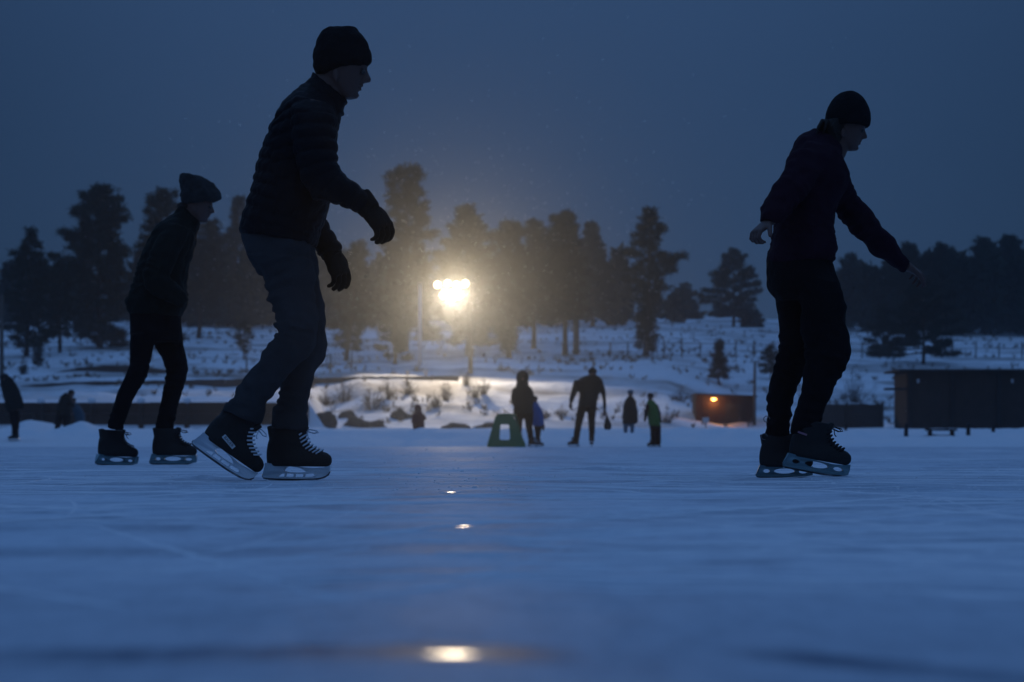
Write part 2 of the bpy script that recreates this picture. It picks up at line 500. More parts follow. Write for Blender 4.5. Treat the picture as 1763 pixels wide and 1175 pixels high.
def make_skate(style):
    """returns list of (name, mesh, material); first is the boot"""
    out = []
    mb = MB(); rs = []
    for xa, ya, xb, yb, hd in BOOT:
        (a, za), (b, zb) = sk(xa, ya), sk(xb, yb); r = []
        for j in range(28):
            t = 2 * math.pi * j / 28; ct, st = math.cos(t), math.sin(t)
            u = math.copysign(abs(ct) ** (2 / 2.6), ct); v = math.copysign(abs(st) ** (2 / 2.6), st)
            fr = .5 + .5 * u
            wid = hd * (.80 + .20 * math.sin(math.pi * min(1, fr * 1.25))) if ya > 770 else hd
            r.append(Vector(((a + b) / 2 + (b - a) / 2 * u, wid * v, za + (zb - za) * fr)))
        rs.append(r)
    mb.rings(rs)
    # tongue standing proud of the shin, ankle padding
    (x0, z0), (x1, z1), (x2, z2) = sk(520, 770), sk(522, 748), sk(528, 733)
    mb.tube([(x0, 0, z0), (x1, 0, z1), (x2, 0, z2)], [.03, .034, .031], 12, .45, Vector((0, 0, 1)))
    (x0, z0), (x1, z1) = sk(470, 757), sk(465, 733)
    mb.tube([(x0, 0, z0), (x1, 0, z1)], [.03, .026], 12, .5)
    t = empty('t', (0, 0, 0)); bo = fuse('ice_skate', mb, M['boot'], t, .004, 3)
    out.append(('ice_skate', bo.data, M['boot'])); bo.data['keep'] = 1
    bpy.data.objects.remove(bo); bpy.data.objects.remove(t)
    # sole plate, holder and runner
    h = MB()
    taper = lambda x, z: .0055 + max(0, z - .02) * .42
    if style == 'hockey':
        outer = [sk(*p) for p in ((458, 797), (457, 803), (454, 812), (451.5, 819), (453, 823), (480, 824.5), (523, 825.2), (552, 823.5), (564, 819), (570, 812), (571.5, 802), (560, 805), (540, 806.5), (525, 805.5), (512, 803.5), (492, 800.5), (475, 799))]
        holes = [[sk(*p) for p in ((489.5, 811.5), (492, 806.5), (498, 803.2), (508, 803.2 + 1.2), (518, 806), (525, 809.5), (529, 813.4), (512, 814.3), (497, 813.4))],
                 [sk(*p) for p in ((484, 817), (491, 815.5), (490, 821.5), (479, 821.5))],
                 [sk(*p) for p in ((494, 815.8), (507, 816.6), (506, 821.8), (493, 821.6))],
                 [sk(*p) for p in ((510, 816.8), (524, 817), (523, 822), (509, 821.9))],
                 [sk(*p) for p in ((527, 817), (541, 815.8), (544, 819), (540, 821.5), (526, 822))]]
        hm = M['holder']
    else:
        outer = [sk(*p) for p in ((459, 799), (457, 805), (454, 812), (451.5, 819), (453, 823.5), (500, 825), (545, 824.5), (560, 823), (572, 821), (573, 812), (572, 802), (560, 804.5), (540, 806), (515, 804.5), (490, 802), (472, 800.5))]
        holes = [circ(512, 812, 22, 5.5, 18), circ(474, 812, 7, 4), circ(552, 813.5, 9, 3.6)]
        hm = M['holder_teal']
    h.plate(outer, holes, taper)
    out.append(('blade_holder', h.mesh('blade_holder'), hm))
    b = MB()
    b.plate([sk(*p) for p in ((451, 817), (450.6, 821), (453, 825), (460, 826.8), (490, 828), (523, 828.5), (548, 827), (560, 824), (568, 819), (571, 813), (569.5, 812), (563, 818), (552, 822.5), (523, 824.5), (480, 823.8), (454.5, 822.5))], (), lambda x, z: .0026)
    out.append(('blade', b.mesh('blade'), M['steel']))
    l = MB(); lm = M['lace'] if style == 'hockey' else M['lace_dark']
    ends = [(556, 777), (550, 775), (544, 772), (538, 768.5), (533.5, 763.5), (530, 757.5), (528, 751), (526.8, 744.5)]
    for i, (x, y) in enumerate(ends):
        (a, z) = sk(x, y)
        for s in (-1, 1):
            l.tube([(a - .006 - .014, s * .036, z - .010), (a - .004, s * .026, z + .001), (a + .003, s * .008, z + .007), (a + .002, -s * .010, z + .007)], .0036, 6)
    x, z = sk(527, 742)
    for s in (-1, 1):
        l.tube([(x, .004 * s, z), (x + .018, .012 * s, z + .006), (x + .042, .02 * s, z + .002), (x + .05, .018 * s, z - .006), (x + .036, .012 * s, z - .010), (x + .012, .004 * s, z - .003), (x, 0, z)], .0024, 6)
    l.tube([(x, -.004, z), (x + .012, -.02, z - .006), (x + .016, -.028, z - .026), (x + .024, -.03, z - .034)], .0022, 6)
    out.append(('lace', l.mesh('lace'), lm))
    return out


SK = {s: make_skate(s) for s in ('hockey', 'rental')}


def skate(root, style, px, py, D, pitch=0.0, yaw=0.0, scale=1.0, roll=0.0):
    """heel end of the blade at photo point px,py on depth D; pitch>0 puts the toe down"""
    parts = SK[style]; top = None
    mtx = Matrix.Translation(P(px, py, D) - root.location) @ Matrix.Rotation(R(yaw), 4, 'Z') @ Matrix.Rotation(R(pitch), 4, 'Y') @ Matrix.Rotation(R(roll), 4, 'X') @ Matrix.Scale(scale, 4)
    for nme, me, m in parts:
        o = link(nme, me, m, root if top is None else top)
        if top is None: top = o; o.matrix_local = mtx
    return top


def text_mesh(body, size, depth=.0006):
    cu = bpy.data.curves.new('t', 'FONT'); cu.body = body; cu.size = size; cu.extrude = depth; cu.align_x = 'CENTER'; cu.align_y = 'CENTER'
    o = bpy.data.objects.new('t', cu); COL.objects.link(o)
    dg = bpy.context.evaluated_depsgraph_get(); dg.update()
    me = bpy.data.meshes.new_from_object(o.evaluated_get(dg)); bpy.data.objects.remove(o); return me

# ------------------------------------------------------------------ ground
DK = [82, 90, 96, 105, 112.5, 114, 120, 124.5, 126.5, 136, 150, 165, 185, 210, 240]
TAB = {
    -2000: [695, 692, 687, 679, 672, 656, 652, 646, 640, 624, 606, 592, 576, 562, 552],
    20: [695, 692, 687, 679, 672, 658, 656, 652, 646, 624, 606, 592, 576, 562, 552],
    130: [695, 692, 687, 679, 672, 656, 652, 645, 633, 622, 606, 592, 576, 562, 552],
    280: [695, 692, 687, 679, 672, 656, 652, 645, 637, 622, 606, 592, 576, 562, 552],
    480: [695, 692, 687, 677, 668, 653, 648, 644, 641, 630, 612, 596, 580, 566, 555],
    532: [695, 692, 687, 677, 668, 653, 648, 644, 641, 630, 612, 596, 580, 566, 555],
    560: [738, 737, 733, 712, 664, 650, 646, 642, 640, 630, 614, 598, 582, 568, 556],
    620: [739, 738, 736, 702, 657, 647, 642, 638, 636, 626, 612, 597, 582, 566, 553],
    790: [739, 738, 736, 702, 660, 655, 643, 637, 634, 625, 612, 597, 582, 565, 552],
    900: [739, 738, 735, 706, 668, 660, 642, 634, 631, 624, 611, 596, 580, 562, 550],
    1150: [739, 738, 737, 715, 680, 670, 648, 638, 634, 622, 610, 594, 575, 558, 545],
    1260: [739, 738, 737.5, 736.5, 718, 711, 690, 672, 662, 634, 613, 597, 578, 558, 545],
    1500: [739, 738, 737, 730, 712, 707, 692, 679, 673, 650, 622, 605, 589, 572, 558],
    1763: [739, 738, 737, 730, 714, 710, 696, 684, 678, 655, 628, 611, 594, 576, 562],
    4000: [739, 738, 737, 730, 714, 710, 696, 684, 678, 655, 628, 611, 594, 576, 562],
}
UA = np.array(sorted(TAB))
ZT = np.array([[HC + (HY - y) / F * d for y, d in zip(TAB[u], DK)] for u in UA])
BANK = np.array([[45, -.06], [46.6, -.02], [47.6, .10], [49, .20], [51, .34], [53, .40], [56, .42], [66, .46], [79, .55], [79.9, .56]])


def zbase(u, D):
    if D < 80:
        return float(np.interp(D, BANK[:, 0], BANK[:, 1]))
    z = [float(np.interp(u, UA, ZT[:, k])) for k in range(len(DK))]
    ds = DK + [320]; z = z + [z[-1] + .4]
    if D < 82:
        return .56 + (z[0] - .56) * (1 if D > 80.5 else (D - 79.9) / .6)
    return float(np.interp(D, ds, z))


def zg(u, D):
    x = (u - CX) / F * D
    z = zbase(u, D)
    if 46 < D < 80:
        a = min(1, (D - 46) / 5)
        z += a * (.12 * noise.noise(Vector((x * .45, D * .3, 1))) + .07 * noise.noise(Vector((x * 1.5, D * .9, 5))) + .05 * noise.noise(Vector((x * 4, D * 2, 6))))
        z += .32 * math.exp(-((u - 55) / 45) ** 2 - ((D - 63) / 4) ** 2) + .22 * math.exp(-((u - 140) / 28) ** 2 - ((D - 55) / 3) ** 2)
    elif D >= 80:
        a = min(1, max(0, D - 84) / 16)
        z += a * (.30 * noise.noise(Vector((x * .12, D * .12, 2))) + .16 * noise.noise(Vector((x * .45, D * .4, 7))))
        if D < 120:
            k = math.exp(-((D - 105) / 6) ** 2)
            z += k * (.34 * noise.noise(Vector((x * .30 + D * .22, D * .10, 12))) + .20 * noise.noise(Vector((x * .8 + D * .3, D * .45, 17))))
    return z


def d_for(u, y, lo=84):
    """distance at which the ground seen in column u reaches row y"""
    D = lo
    while D < 300:
        if HY - (zg(u, D) - HC) * F / D <= y: return D
        D += .5
    return 300


def gp(u, D): return Vector(((u - CX) / F * D, D, zg(u, D)))


def fan(us, ds, zf):
    v, f = [], []
    for d in ds:
        for u in us: v.append(zf(u, d))
    n = len(us)
    for i in range(len(ds) - 1):
        for j in range(n - 1):
            f.append((i * n + j, i * n + j + 1, (i + 1) * n + j + 1, (i + 1) * n + j))
    m = MB(); m.add(v, f); return m


us = list(range(-1400, -100, 60)) + list(range(-100, 1870, 7)) + list(range(1870, 3200, 60))
ds = sorted(set([45 + .5 * i for i in range(70)] + [80 + .8 * i for i in range(75)] + [140 + 2.5 * i for i in range(72)] + [79.9, 80.5, 112.5, 114, 124.5, 126.5]))
g = fan(us, ds, lambda u, d: gp(u, d)).build('ground', M['ground'])
tag(g, kind='structure')

# the rink ice: gentle waves, a little heaped snow scraped up by skates
HEAPS = [(1045, 808, 140, .018, .30), (985, 812, 60, .012, .2), (1110, 806, 70, .014, .2), (352, 824, 40, .024, .10), (1445, 824, 60, .022, .09), (1405, 825, 40, .014, .07), (520, 829, 60, .006, .06), (1400, 826, 40, .008, .1), (700, 800, 90, .010, .3), (230, 806, 60, .008, .2), (1480, 826, 40, .006, .1), (1000, 935, 50, .004, .12), (220, 925, 45, .004, .12)]
HP = [((u - CX) / F * (HC * F / (y - HY)), HC * F / (y - HY), w / F * (HC * F / (y - HY)), h, ry) for u, y, w, h, ry in HEAPS]


def zice(x, d):
    z = .0016 * noise.noise(Vector((x * .9, d * .5, 3))) + .0010 * noise.noise(Vector((x * 3, d * 1.4, 9)))
    z += .0005 * noise.noise(Vector((x * 9, d * 5, 4))) + .0052 * noise.noise(Vector((x * 3.1, d * .9, 14))) * (.4 + abs(noise.noise(Vector((x * .5, d * .25, 22))))) + .0021 * noise.noise(Vector((x * 11, d * 3.2, 31)))
    for y0, sl, w, xs in ((1.526, -.0158, .09, -.07), (3.65, .0150, .25, -.10), (5.96, .0230, .35, -.18)):
        t = (d - y0) / w; tx = (x - xs) / (w * 3 + .15)
        if abs(t) < 4 and abs(tx) < 3:
            k = math.exp(-t * t - tx * tx)
            z = z * (1 - k) + (sl * (d - y0) + (.007 if y0 > 3 else 0)) * k
    for hx, hy, hw, hh, hr in HP:
        t = ((x - hx) / (hw * .6)) ** 2 + ((d - hy) / hr) ** 2
        if t < 6: z += hh * math.exp(-t) * (.55 + .9 * abs(noise.noise(Vector((x * 14, d * 6, 1)))) + .4 * noise.noise(Vector((x * 40, d * 18, 2))))
    return z


ice = MB()
us2 = list(range(-2400, -150, 90)) + list(range(-150, 1920, 9)) + list(range(1920, 4300, 90))
ds2 = [-12, -6, -3, -1.5, -.6, 0]; d = .3
while d < 47.2: ds2.append(d); d *= 1.0085
ds2.append(47.2)
AP = 3.0    # the fan opens from a point behind the lens so that it still has width at the lens
ice = fan(us2, ds2, lambda u, d: ((lambda x: Vector((x, d, zice(x, d) if d > .5 else 0)))((u - CX) / F * (d + AP * max(0, 1 - d / 6) if d > 0 else AP + (-d) * 1.0))))
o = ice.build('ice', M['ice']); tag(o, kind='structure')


# crumbs of scraped snow lying on the ice
mb = MB()
for i in range(2600):
    y = 770 + 330 * random.random() ** 2.2; D = HC * F / (y - HY); u = random.uniform(-60, 1820)
    x = (u - CX) / F * D; r = random.uniform(.0018, .0045) * (1 + D * .05)
    if random.random() < .05: r *= 1.8
    if y > 850: continue
    z = zice(x, D); n = 7
    top = [(x + r * random.uniform(-.3, .3), D + r * random.uniform(-.3, .3), z + r * random.uniform(.5, .9))]
    rim = [(x + r * random.uniform(.7, 1.5) * math.cos(6.283 * k / n), D + r * random.uniform(.7, 1.5) * math.sin(6.283 * k / n), z - .003) for k in range(n)]
    mid = [(x + .75 * (p[0] - x), D + .75 * (p[1] - D), z + r * random.uniform(.25, .55)) for p in rim]
    mb.add(rim + mid + top, [(k, (k + 1) % n, n + (k + 1) % n, n + k) for k in range(n)] + [(n + k, n + (k + 1) % n, 2 * n) for k in range(n)])
# shavings left along the blade cuts
for i in range(340):
    D = 2.2 * (17 ** random.random()); u = random.uniform(-200, 1950); x = (u - CX) / F * D; a = random.gauss(0, .5) + random.choice((0, 0, .9, -.9)); cv = random.gauss(0, .10); L_ = random.uniform(.5, 2.6)
    w = random.uniform(.002, .0055) * (1 + D * .03); ps = []
    for k in range(15):
        ps.append((x, D)); x += math.cos(a) * L_ / 14; D += math.sin(a) * L_ / 14; a += cv * L_ / 14
        if D < 1.9: break
    v, f = [], []
    for k, (px_, py_) in enumerate(ps):
        q = ps[min(k + 1, len(ps) - 1)]; r_ = ps[max(k - 1, 0)]; tx, ty = q[0] - r_[0], q[1] - r_[1]; l_ = math.hypot(tx, ty) or 1; nx, ny = -ty / l_, tx / l_
        e = w * (.35 + .65 * math.sin(math.pi * (k + .3) / (len(ps) - .4))) * (.6 + .8 * random.random()); z = zice(px_, py_)
        v += [(px_ + nx * e, py_ + ny * e, z - .001), (px_, py_, z + e * .55), (px_ - nx * e, py_ - ny * e, z - .001)]
    for k in range(len(ps) - 1):
        f += [(3 * k, 3 * k + 1, 3 * k + 4, 3 * k + 3), (3 * k + 1, 3 * k + 2, 3 * k + 5, 3 * k + 4)]
    mb.add(v, f)
o = mb.build('snow', M['snow']); tag(o, kind='stuff')


# ------------------------------------------------------------------ pines
def needles(mb_v, mb_f, centres, dirs, n_blade, length, width):
    """clumps of narrow needle sprays; numpy arrays appended"""
    k = len(centres)
    c = np.repeat(centres, n_blade, 0); d0 = np.repeat(dirs, n_blade, 0)
    d = rng.normal(size=(k * n_blade, 3)); d /= np.linalg.norm(d, axis=1)[:, None]
    d = d + .55 * d0 + np.array([0, 0, .25]); d /= np.linalg.norm(d, axis=1)[:, None]
    L = length * rng.uniform(.6, 1.2, (k * n_blade, 1)); w = rng.normal(size=d.shape); w -= d * (w * d).sum(1)[:, None]
    w /= np.linalg.norm(w, axis=1)[:, None]; w *= width * rng.uniform(.6, 1.3, (k * n_blade, 1))
    st = c + rng.normal(size=c.shape) * length * .22
    a = st + w * .5; b = st - w * .5; m1 = st + d * L * .6 + w * .55; m2 = st + d * L * .6 - w * .55; t = st + d * L
    v = np.stack([a, b, m2, t, m1], 1).reshape(-1, 3)
    mb_v.append(v); mb_f.append(5)


def crown_mesh(vs, off):
    v = np.concatenate(vs) - np.array(off); n = len(v) // 5
    me = bpy.data.meshes.new('crown')
    me.vertices.add(n * 5); me.vertices.foreach_set('co', v.ravel())
    me.loops.add(n * 5); me.loops.foreach_set('vertex_index', np.arange(n * 5, dtype=np.int32))
    me.polygons.add(n); me.polygons.foreach_set('loop_start', np.arange(0, n * 5, 5, dtype=np.int32))
    me.polygons.foreach_set('loop_total', np.full(n, 5, np.int32))
    me.update(calc_edges=True); me.validate(); return me


def pine(label, bx, by, prof, dens=1.0, D=None, name='pine_tree', cat='pine tree', group=None, m='needle', trunkw=1.0, blade=1.0):
    if D is None: D = d_for(bx, by)
    base = gp(bx, D)
    s = F / D
    ys = [p[0] for p in prof]; xl = [p[1] for p in prof]; xr = [p[2] for p in prof]
    top = P((xl[0] + xr[0]) / 2, ys[0], D)
    H = top.z - base.z
    root = empty(name, base - Vector((0, 0, .15)))
    tag(root, label, cat, group)
    tr = MB(); vs, fs = [], []
    def axis(z):
        t = (z - base.z) / max(H, .1); w = .012 * H * math.sin(t * 5 + bx)
        return Vector((base.x + (top.x - base.x) * t + w * t * (1 - t) * 2, D + w * t * (1 - t), z))
    n = 9; r0 = (.017 * H + .03) * trunkw
    tr.tube([axis(base.z - .3 + (H + .3) * i / n) for i in range(n + 1)], [r0 * (1.25 if i == 0 else 1) * (1 - .9 * i / n) + .008 for i in range(n + 1)], 8)
    zlo = P(0, ys[-1], D).z
    span = top.z - zlo
    nl = int((12 + span * 4.7) * dens)
    cl = .0165 * H + .13
    for i in range(nl):
        t = ((i + random.random()) / nl) ** .92
        z = zlo + span * t
        y = HY - (z - HC) * s
        a = axis(z)
        rl = a.x - P(np.interp(y, ys, xl), y, D).x; rr = P(np.interp(y, ys, xr), y, D).x - a.x
        ph = i * 2.399 + random.uniform(-.5, .5)
        c, sn = math.cos(ph), math.sin(ph)
        av = max(.15, (rl + rr) / 2)
        e = max(.1, rr if c > 0 else rl)
        r = math.sqrt((c * e) ** 2 + (sn * av) ** 2) * random.uniform(.48, 1.10) * (.86 + .28 * noise.noise(Vector((bx, t * 9, ph * .4))))
        r = max(r * 1.24 - cl * .40, .14)
        up = .18 + .55 * t * t - .25 * (1 - t)
        tip = a + Vector((c * r, sn * r, r * up * .45))
        mid = a.lerp(tip, .5) - Vector((0, 0, .05 * r))
        lr = max(.012, .012 * r + .004 * H * (1 - t) * .6)
        if r > .35: tr.tube([a, mid, tip], [lr, lr * .7, lr * .3], 4)
        k = max(5, int(r / (cl * .24)) + 3)
        cs = []
        for q in range(k):
            u = 1 - .66 * random.random() ** 1.4
            p = (a.lerp(mid, u * 2) if u < .5 else mid.lerp(tip, u * 2 - 1))
            spread = cl * .62
            cs.append([p.x + random.gauss(0, spread * .95), p.y + random.gauss(0, spread * .95), p.z + abs(random.gauss(0, spread * .55)) - .1 * cl])
        cs = np.array(cs); dd = np.tile(np.array([[c, sn, .25]]), (len(cs), 1))
        needles(vs, fs, cs, dd, int(11 * dens ** .5), cl * 1.35 * blade, cl * .17 * blade)
    # leader
    needles(vs, fs, np.array([[top.x, top.y, top.z - cl * (.4 + .8 * q)] for q in range(3)]), np.array([[0, 0, 1.]] * 3), 16, cl * 1.0, cl * .24)
    tr.build('trunk', M['bark'], root, off=root.location)
    link('crown', crown_mesh(vs, root.location), M[m], root, smooth=False)
    return root


T = [
    ('dark pine with a pointed top at the far left edge of the photo', 45, 614, [(397, 50, 58), (420, 38, 70), (445, 18, 84), (480, 4, 92), (540, -4, 100), (600, 0, 92)], 1.2, 'needle'),
    ('tall broad pine left of the skater in the grey knit hat', 172, 600, [(325, 165, 179), (333, 152, 194), (352, 134, 203), (380, 112, 219), (400, 120, 212), (435, 98, 214), (480, 108, 215), (530, 112, 222), (592, 128, 215)], 1.5, 'needle'),
    ('smaller pine with a bare lower trunk between the two big left pines', 103, 608, [(452, 96, 112), (480, 85, 128), (520, 76, 136), (560, 80, 132), (580, 85, 130)], 1.0, 'needle'),
    ('clumpy pine rising behind the back of the grey-hatted skater', 272, 602, [(331, 268, 286), (345, 254, 305), (370, 248, 311), (395, 250, 300), (425, 222, 300), (470, 225, 310), (540, 228, 330), (585, 235, 320)], 1.1, 'needle'),
    ('pine with a bare trunk right under the grey-hatted skater\'s face', 342, 582, [(384, 350, 376), (400, 335, 384), (430, 325, 388), (470, 318, 402), (520, 316, 400), (545, 325, 380)], 1.1, 'needle_b'),
    ('pine with a loose tuft on top between the two left skaters', 405, 562, [(343, 401, 417), (358, 394, 421), (375, 396, 418), (385, 403, 412), (398, 388, 428), (430, 375, 445), (480, 368, 455), (535, 380, 450)], 1.0, 'needle_b'),
    ('thin pine sapling on the snow slope between the left skaters', 420, 620, [(558, 416, 423), (575, 407, 437), (595, 404, 434), (608, 412, 428)], .8, 'needle'),
    ('tallest pine, crown standing clear of the grove beside the gloved hand', 697, 604, [(291, 688, 714), (300, 677, 730), (320, 668, 739), (345, 664, 742), (372, 667, 743), (390, 674, 735), (412, 655, 748), (450, 650, 758), (520, 652, 768), (585, 655, 750)], 1.0, 'needle_b'),
    ('brownish full pine below the tallest one, left of the floodlights', 680, 628, [(468, 672, 690), (500, 660, 705), (550, 652, 714), (600, 650, 716), (618, 655, 702)], 1.1, 'needle_b'),
    ('pine behind the thigh of the skater in the puffer jacket', 596, 622, [(420, 610, 626), (450, 596, 645), (500, 582, 660), (560, 570, 642), (605, 575, 618)], 1.0, 'needle_b'),
    ('broad pine with a pointed top directly above the lit floodlights', 806, 612, [(359, 798, 812), (372, 790, 826), (390, 772, 838), (430, 758, 852), (480, 752, 862), (540, 755, 872), (595, 780, 860)], 1.4, 'needle_b'),
    ('dense pine just right of the floodlight glow', 876, 616, [(386, 869, 885), (400, 860, 902), (430, 850, 908), (500, 842, 915), (560, 840, 908), (605, 845, 885)], 1.3, 'needle_b'),
    ('narrow pine with a blunt top squeezed between two wider ones', 919, 602, [(384, 913, 927), (400, 904, 936), (440, 898, 946), (500, 893, 952), (550, 900, 946)], 1.2, 'needle_b'),
    ('tall rounded pine beside the dark utility pole', 973, 612, [(371, 964, 981), (385, 949, 992), (410, 937, 998), (450, 930, 1002), (500, 928, 1006), (550, 935, 1002)], 1.5, 'needle'),
    ('wide pine whose right flank slopes down, right end of the middle grove', 1020, 562, [(386, 1013, 1025), (405, 1004, 1036), (430, 996, 1042), (465, 990, 1054), (510, 988, 1074), (543, 994, 1066)], 1.5, 'needle'),
    ('lone tall pine with ragged tiers left of the right grove', 1112, 613, [(364, 1111, 1129), (378, 1096, 1139), (396, 1094, 1140), (405, 1092, 1158), (412, 1090, 1136), (435, 1082, 1140), (450, 1072, 1165), (478, 1069, 1177), (500, 1085, 1165), (520, 1092, 1140), (530, 1106, 1122), (545, 1102, 1128), (575, 1090, 1132), (606, 1090, 1132)], 1.1, 'needle'),
    ('small round pine far back on the snowy crest', 1180, 547, [(490, 1175, 1186), (505, 1164, 1199), (525, 1159, 1206), (542, 1160, 1206)], 1.2, 'needle'),
    ('lone bell shaped pine standing on the crest right of centre', 1263, 563, [(431, 1258, 1269), (445, 1245, 1282), (460, 1238, 1286), (478, 1218, 1308), (500, 1208, 1314), (512, 1208, 1318), (530, 1210, 1312), (544, 1218, 1302)], 1.5, 'needle'),
    ('pointed pine just right of the leaning skater\'s back', 1484, 560, [(454, 1480, 1488), (470, 1470, 1499), (500, 1454, 1512), (548, 1448, 1518)], 1.4, 'needle'),
    ('pine behind the outstretched bare hand', 1563, 578, [(422, 1557, 1573), (445, 1544, 1582), (480, 1528, 1602), (555, 1518, 1612)], 1.5, 'needle'),
    ('broad dark pine right of the outstretched hand', 1622, 578, [(424, 1613, 1630), (440, 1598, 1642), (480, 1583, 1657), (562, 1578, 1668)], 1.5, 'needle'),
    ('tall narrow pine near the right edge of the photo', 1692, 573, [(412, 1686, 1698), (430, 1677, 1707), (480, 1662, 1718), (558, 1652, 1728)], 1.5, 'needle'),
    ('large dark pine filling the right edge of the photo', 1738, 573, [(410, 1730, 1747), (430, 1716, 1764), (480, 1702, 1778), (562, 1696, 1788)], 1.6, 'needle'),
    ('low spreading pine with foliage near the snow behind the right hut', 1590, 628, [(490, 1578, 1602), (520, 1542, 1640), (560, 1504, 1662), (590, 1488, 1666), (612, 1520, 1640)], 1.3, 'needle'),
    ('bushy young pine left of the low spreading pine', 1520, 615, [(545, 1512, 1530), (570, 1494, 1548), (595, 1478, 1552), (612, 1490, 1540)], 1.1, 'needle'),
    ('small dark spruce above the hut with the orange lamp', 1237, 663, [(590, 1235, 1240), (605, 1227, 1247), (625, 1221, 1251), (652, 1221, 1253)], 1.3, 'needle'),
    ('small pine partly behind the knee of the leaning skater', 1327, 656, [(598, 1323, 1331), (615, 1311, 1340), (642, 1308, 1342)], 1.0, 'needle'),
    ('tiny spruce sapling on open snow at left', 66, 634, [(602, 63, 68), (615, 58, 73), (630, 58, 73)], .9, 'needle'),
    ('tiniest sapling, a low sprig beside the left terrace', 40, 646, [(632, 38, 42), (640, 36, 44), (645, 36, 44)], .7, 'needle'),
]
for lb, bx, by, pr, de, mm in T:
    pine(lb, bx, by, pr, de, m=mm, group='pines on the snowy hill')

# far wood that reads as one mass behind the single pines
vs = []
for u0, u1, ytop, n in ((-60, 470, 455, 44), (540, 1080, 440, 52), (1440, 1900, 452, 54), (1085, 1330, 512, 10), (300, 470, 420, 10), (1560, 1900, 430, 26)):
    for i in range(n):
        u = random.uniform(u0, u1); D = random.uniform(205, 240); b = gp(u, D)
        yt = ytop + random.uniform(-8, 45); Ht = P(u, yt, D).z - b.z; wd = Ht * random.uniform(.17, .26)
        c = []
        for k in range(int(60 + Ht * 5)):
            t = random.random() ** .8; a = random.uniform(0, 6.28); r = wd * (1 - t * .93) * random.uniform(.3, 1) ** .5 * (1 if t > .12 else .5)
            c.append([b.x + r * math.cos(a), D + r * math.sin(a), b.z + Ht * (.04 + .96 * t)])
        c = np.array(c); needles(vs, [], c, np.zeros_like(c) + np.array([[0, 0, .5]]), 8, 1.15, .34)
o = link('forest', crown_mesh(vs, (0, 0, 0)), M['needle'], None, False); tag(o, kind='stuff')


# ------------------------------------------------------------------ brush, grass, boulders
def twigs(label, u, y, w, h, n=70, D=None):
    D = D or d_for(u, y); b = gp(u, D); s = D / F; root = b - Vector((0, 0, .05)); m = MB()
    rw, hh = w * s / 2, h * s
    for i in range(n):
        a = random.uniform(0, 6.28); r = rw * random.random() ** .6
        p0 = b + Vector((math.cos(a) * r * .35, math.sin(a) * r * .35, -.08)); p1 = b + Vector((math.cos(a) * r * random.uniform(.7, 1.5), math.sin(a) * r, hh * random.uniform(.15, 1) * (.55 + .6 * math.cos(r / rw * 1.4)) * random.choice((.6, .8, 1, 1.15))))
        q = p0.lerp(p1, .5) + Vector((random.gauss(0, .05), random.gauss(0, .05), .06)); t = random.uniform(.010, .024)
        m.tube([p0, q, p1], [t, t * .8, t * .3], 3)
        for k in range(3):
            e = q.lerp(p1, random.random()); d_ = Vector((random.gauss(0, 1), random.gauss(0, 1), .7)).normalized() * hh * random.uniform(.15, .35)
            m.tube([e, e + d_], [t * .6, t * .25], 3)
    o = m.build('shrub', M['shrub'], off=root); o.location = root
    tag(o, label, 'shrub', 'brush on the slope behind the rink')


SH = [('bare brush hard against the pushing skater\'s knee', 565, 700, 46, 34), ('tall bare bush under the dark terrace wall', 592, 694, 40, 44), ('spreading bare brush right of the puffer-jacket skater', 640, 706, 50, 40),
      ('upright twiggy bush left of the small red child', 668, 690, 34, 40), ('low brush halfway up the snow slope above the red child', 705, 682, 34, 22), ('small tuft of twigs on the slope right of the red child', 748, 706, 30, 26),
      ('slanting brush beside the snow gully', 768, 692, 26, 36), ('twiggy bush to the left of the green skating frame', 818, 690, 34, 30), ('tall thin bush above the green skating frame', 832, 682, 22, 34),
      ('dark sprig below the terrace wall end', 803, 664, 24, 26), ('brush behind the child in blue', 934, 722, 30, 20), ('low dark brush between hooded skater and tall man', 965, 718, 34, 14),
      ('leafless bush left of the orange-lamp hut', 1172, 692, 34, 26), ('pale leafless bush right of the leaning skater\'s knees', 1470, 694, 62, 60), ('dry bush beside the left end of the small hut', 1150, 730, 34, 20),
      ('low brush on the bright shelf under the floodlights', 865, 640, 30, 16), ('thin weed clump right of the lamp pole', 900, 646, 40, 14), ('twiggy clump on the shelf at the middle of the slope', 720, 640, 24, 14)]
for a in SH: twigs(*a, n=int(18 + a[3] * .5))


def boulder(label, u, y, w, h, seed):
    D = d_for(u, y, 81); b = gp(u, D); s = D / F; mb = MB()
    mb.ball(b + Vector((0, 0, h * s * .05)), (w * s / 2, w * s * .3, h * s * .7), 28, 18)
    for i, p in enumerate(mb.v):
        q = Vector(p) - b; n_ = noise.fractal(Vector(p) * 1.3 + Vector((seed, 0, 0)), 1, 2, 5) * .75
        mb.v[i] = tuple(b + q * (1 + n_))
    o = mb.build('boulder', M['rock'], off=b, smooth=False); o.location = b
    tag(o, label, 'boulder', 'rocks along the foot of the slope')
    # snow lying on top
    return o


boulder('long dark rock at the foot of the slope left of the red child', 628, 737, 66, 20, 1)
boulder('blocky brown rock up and left of the red child', 692, 722, 44, 22, 3)
boulder('low flat rock right of the red child, left end of the pair', 790, 740, 50, 13, 5)
boulder('low flat rock touching the green skating frame', 835, 740, 44, 14, 8)
boulder('rounded dark rock next to the standing skater\'s cuff', 556, 738, 46, 26, 11)
boulder('small rock beside the timber wall end', 595, 720, 30, 16, 15)

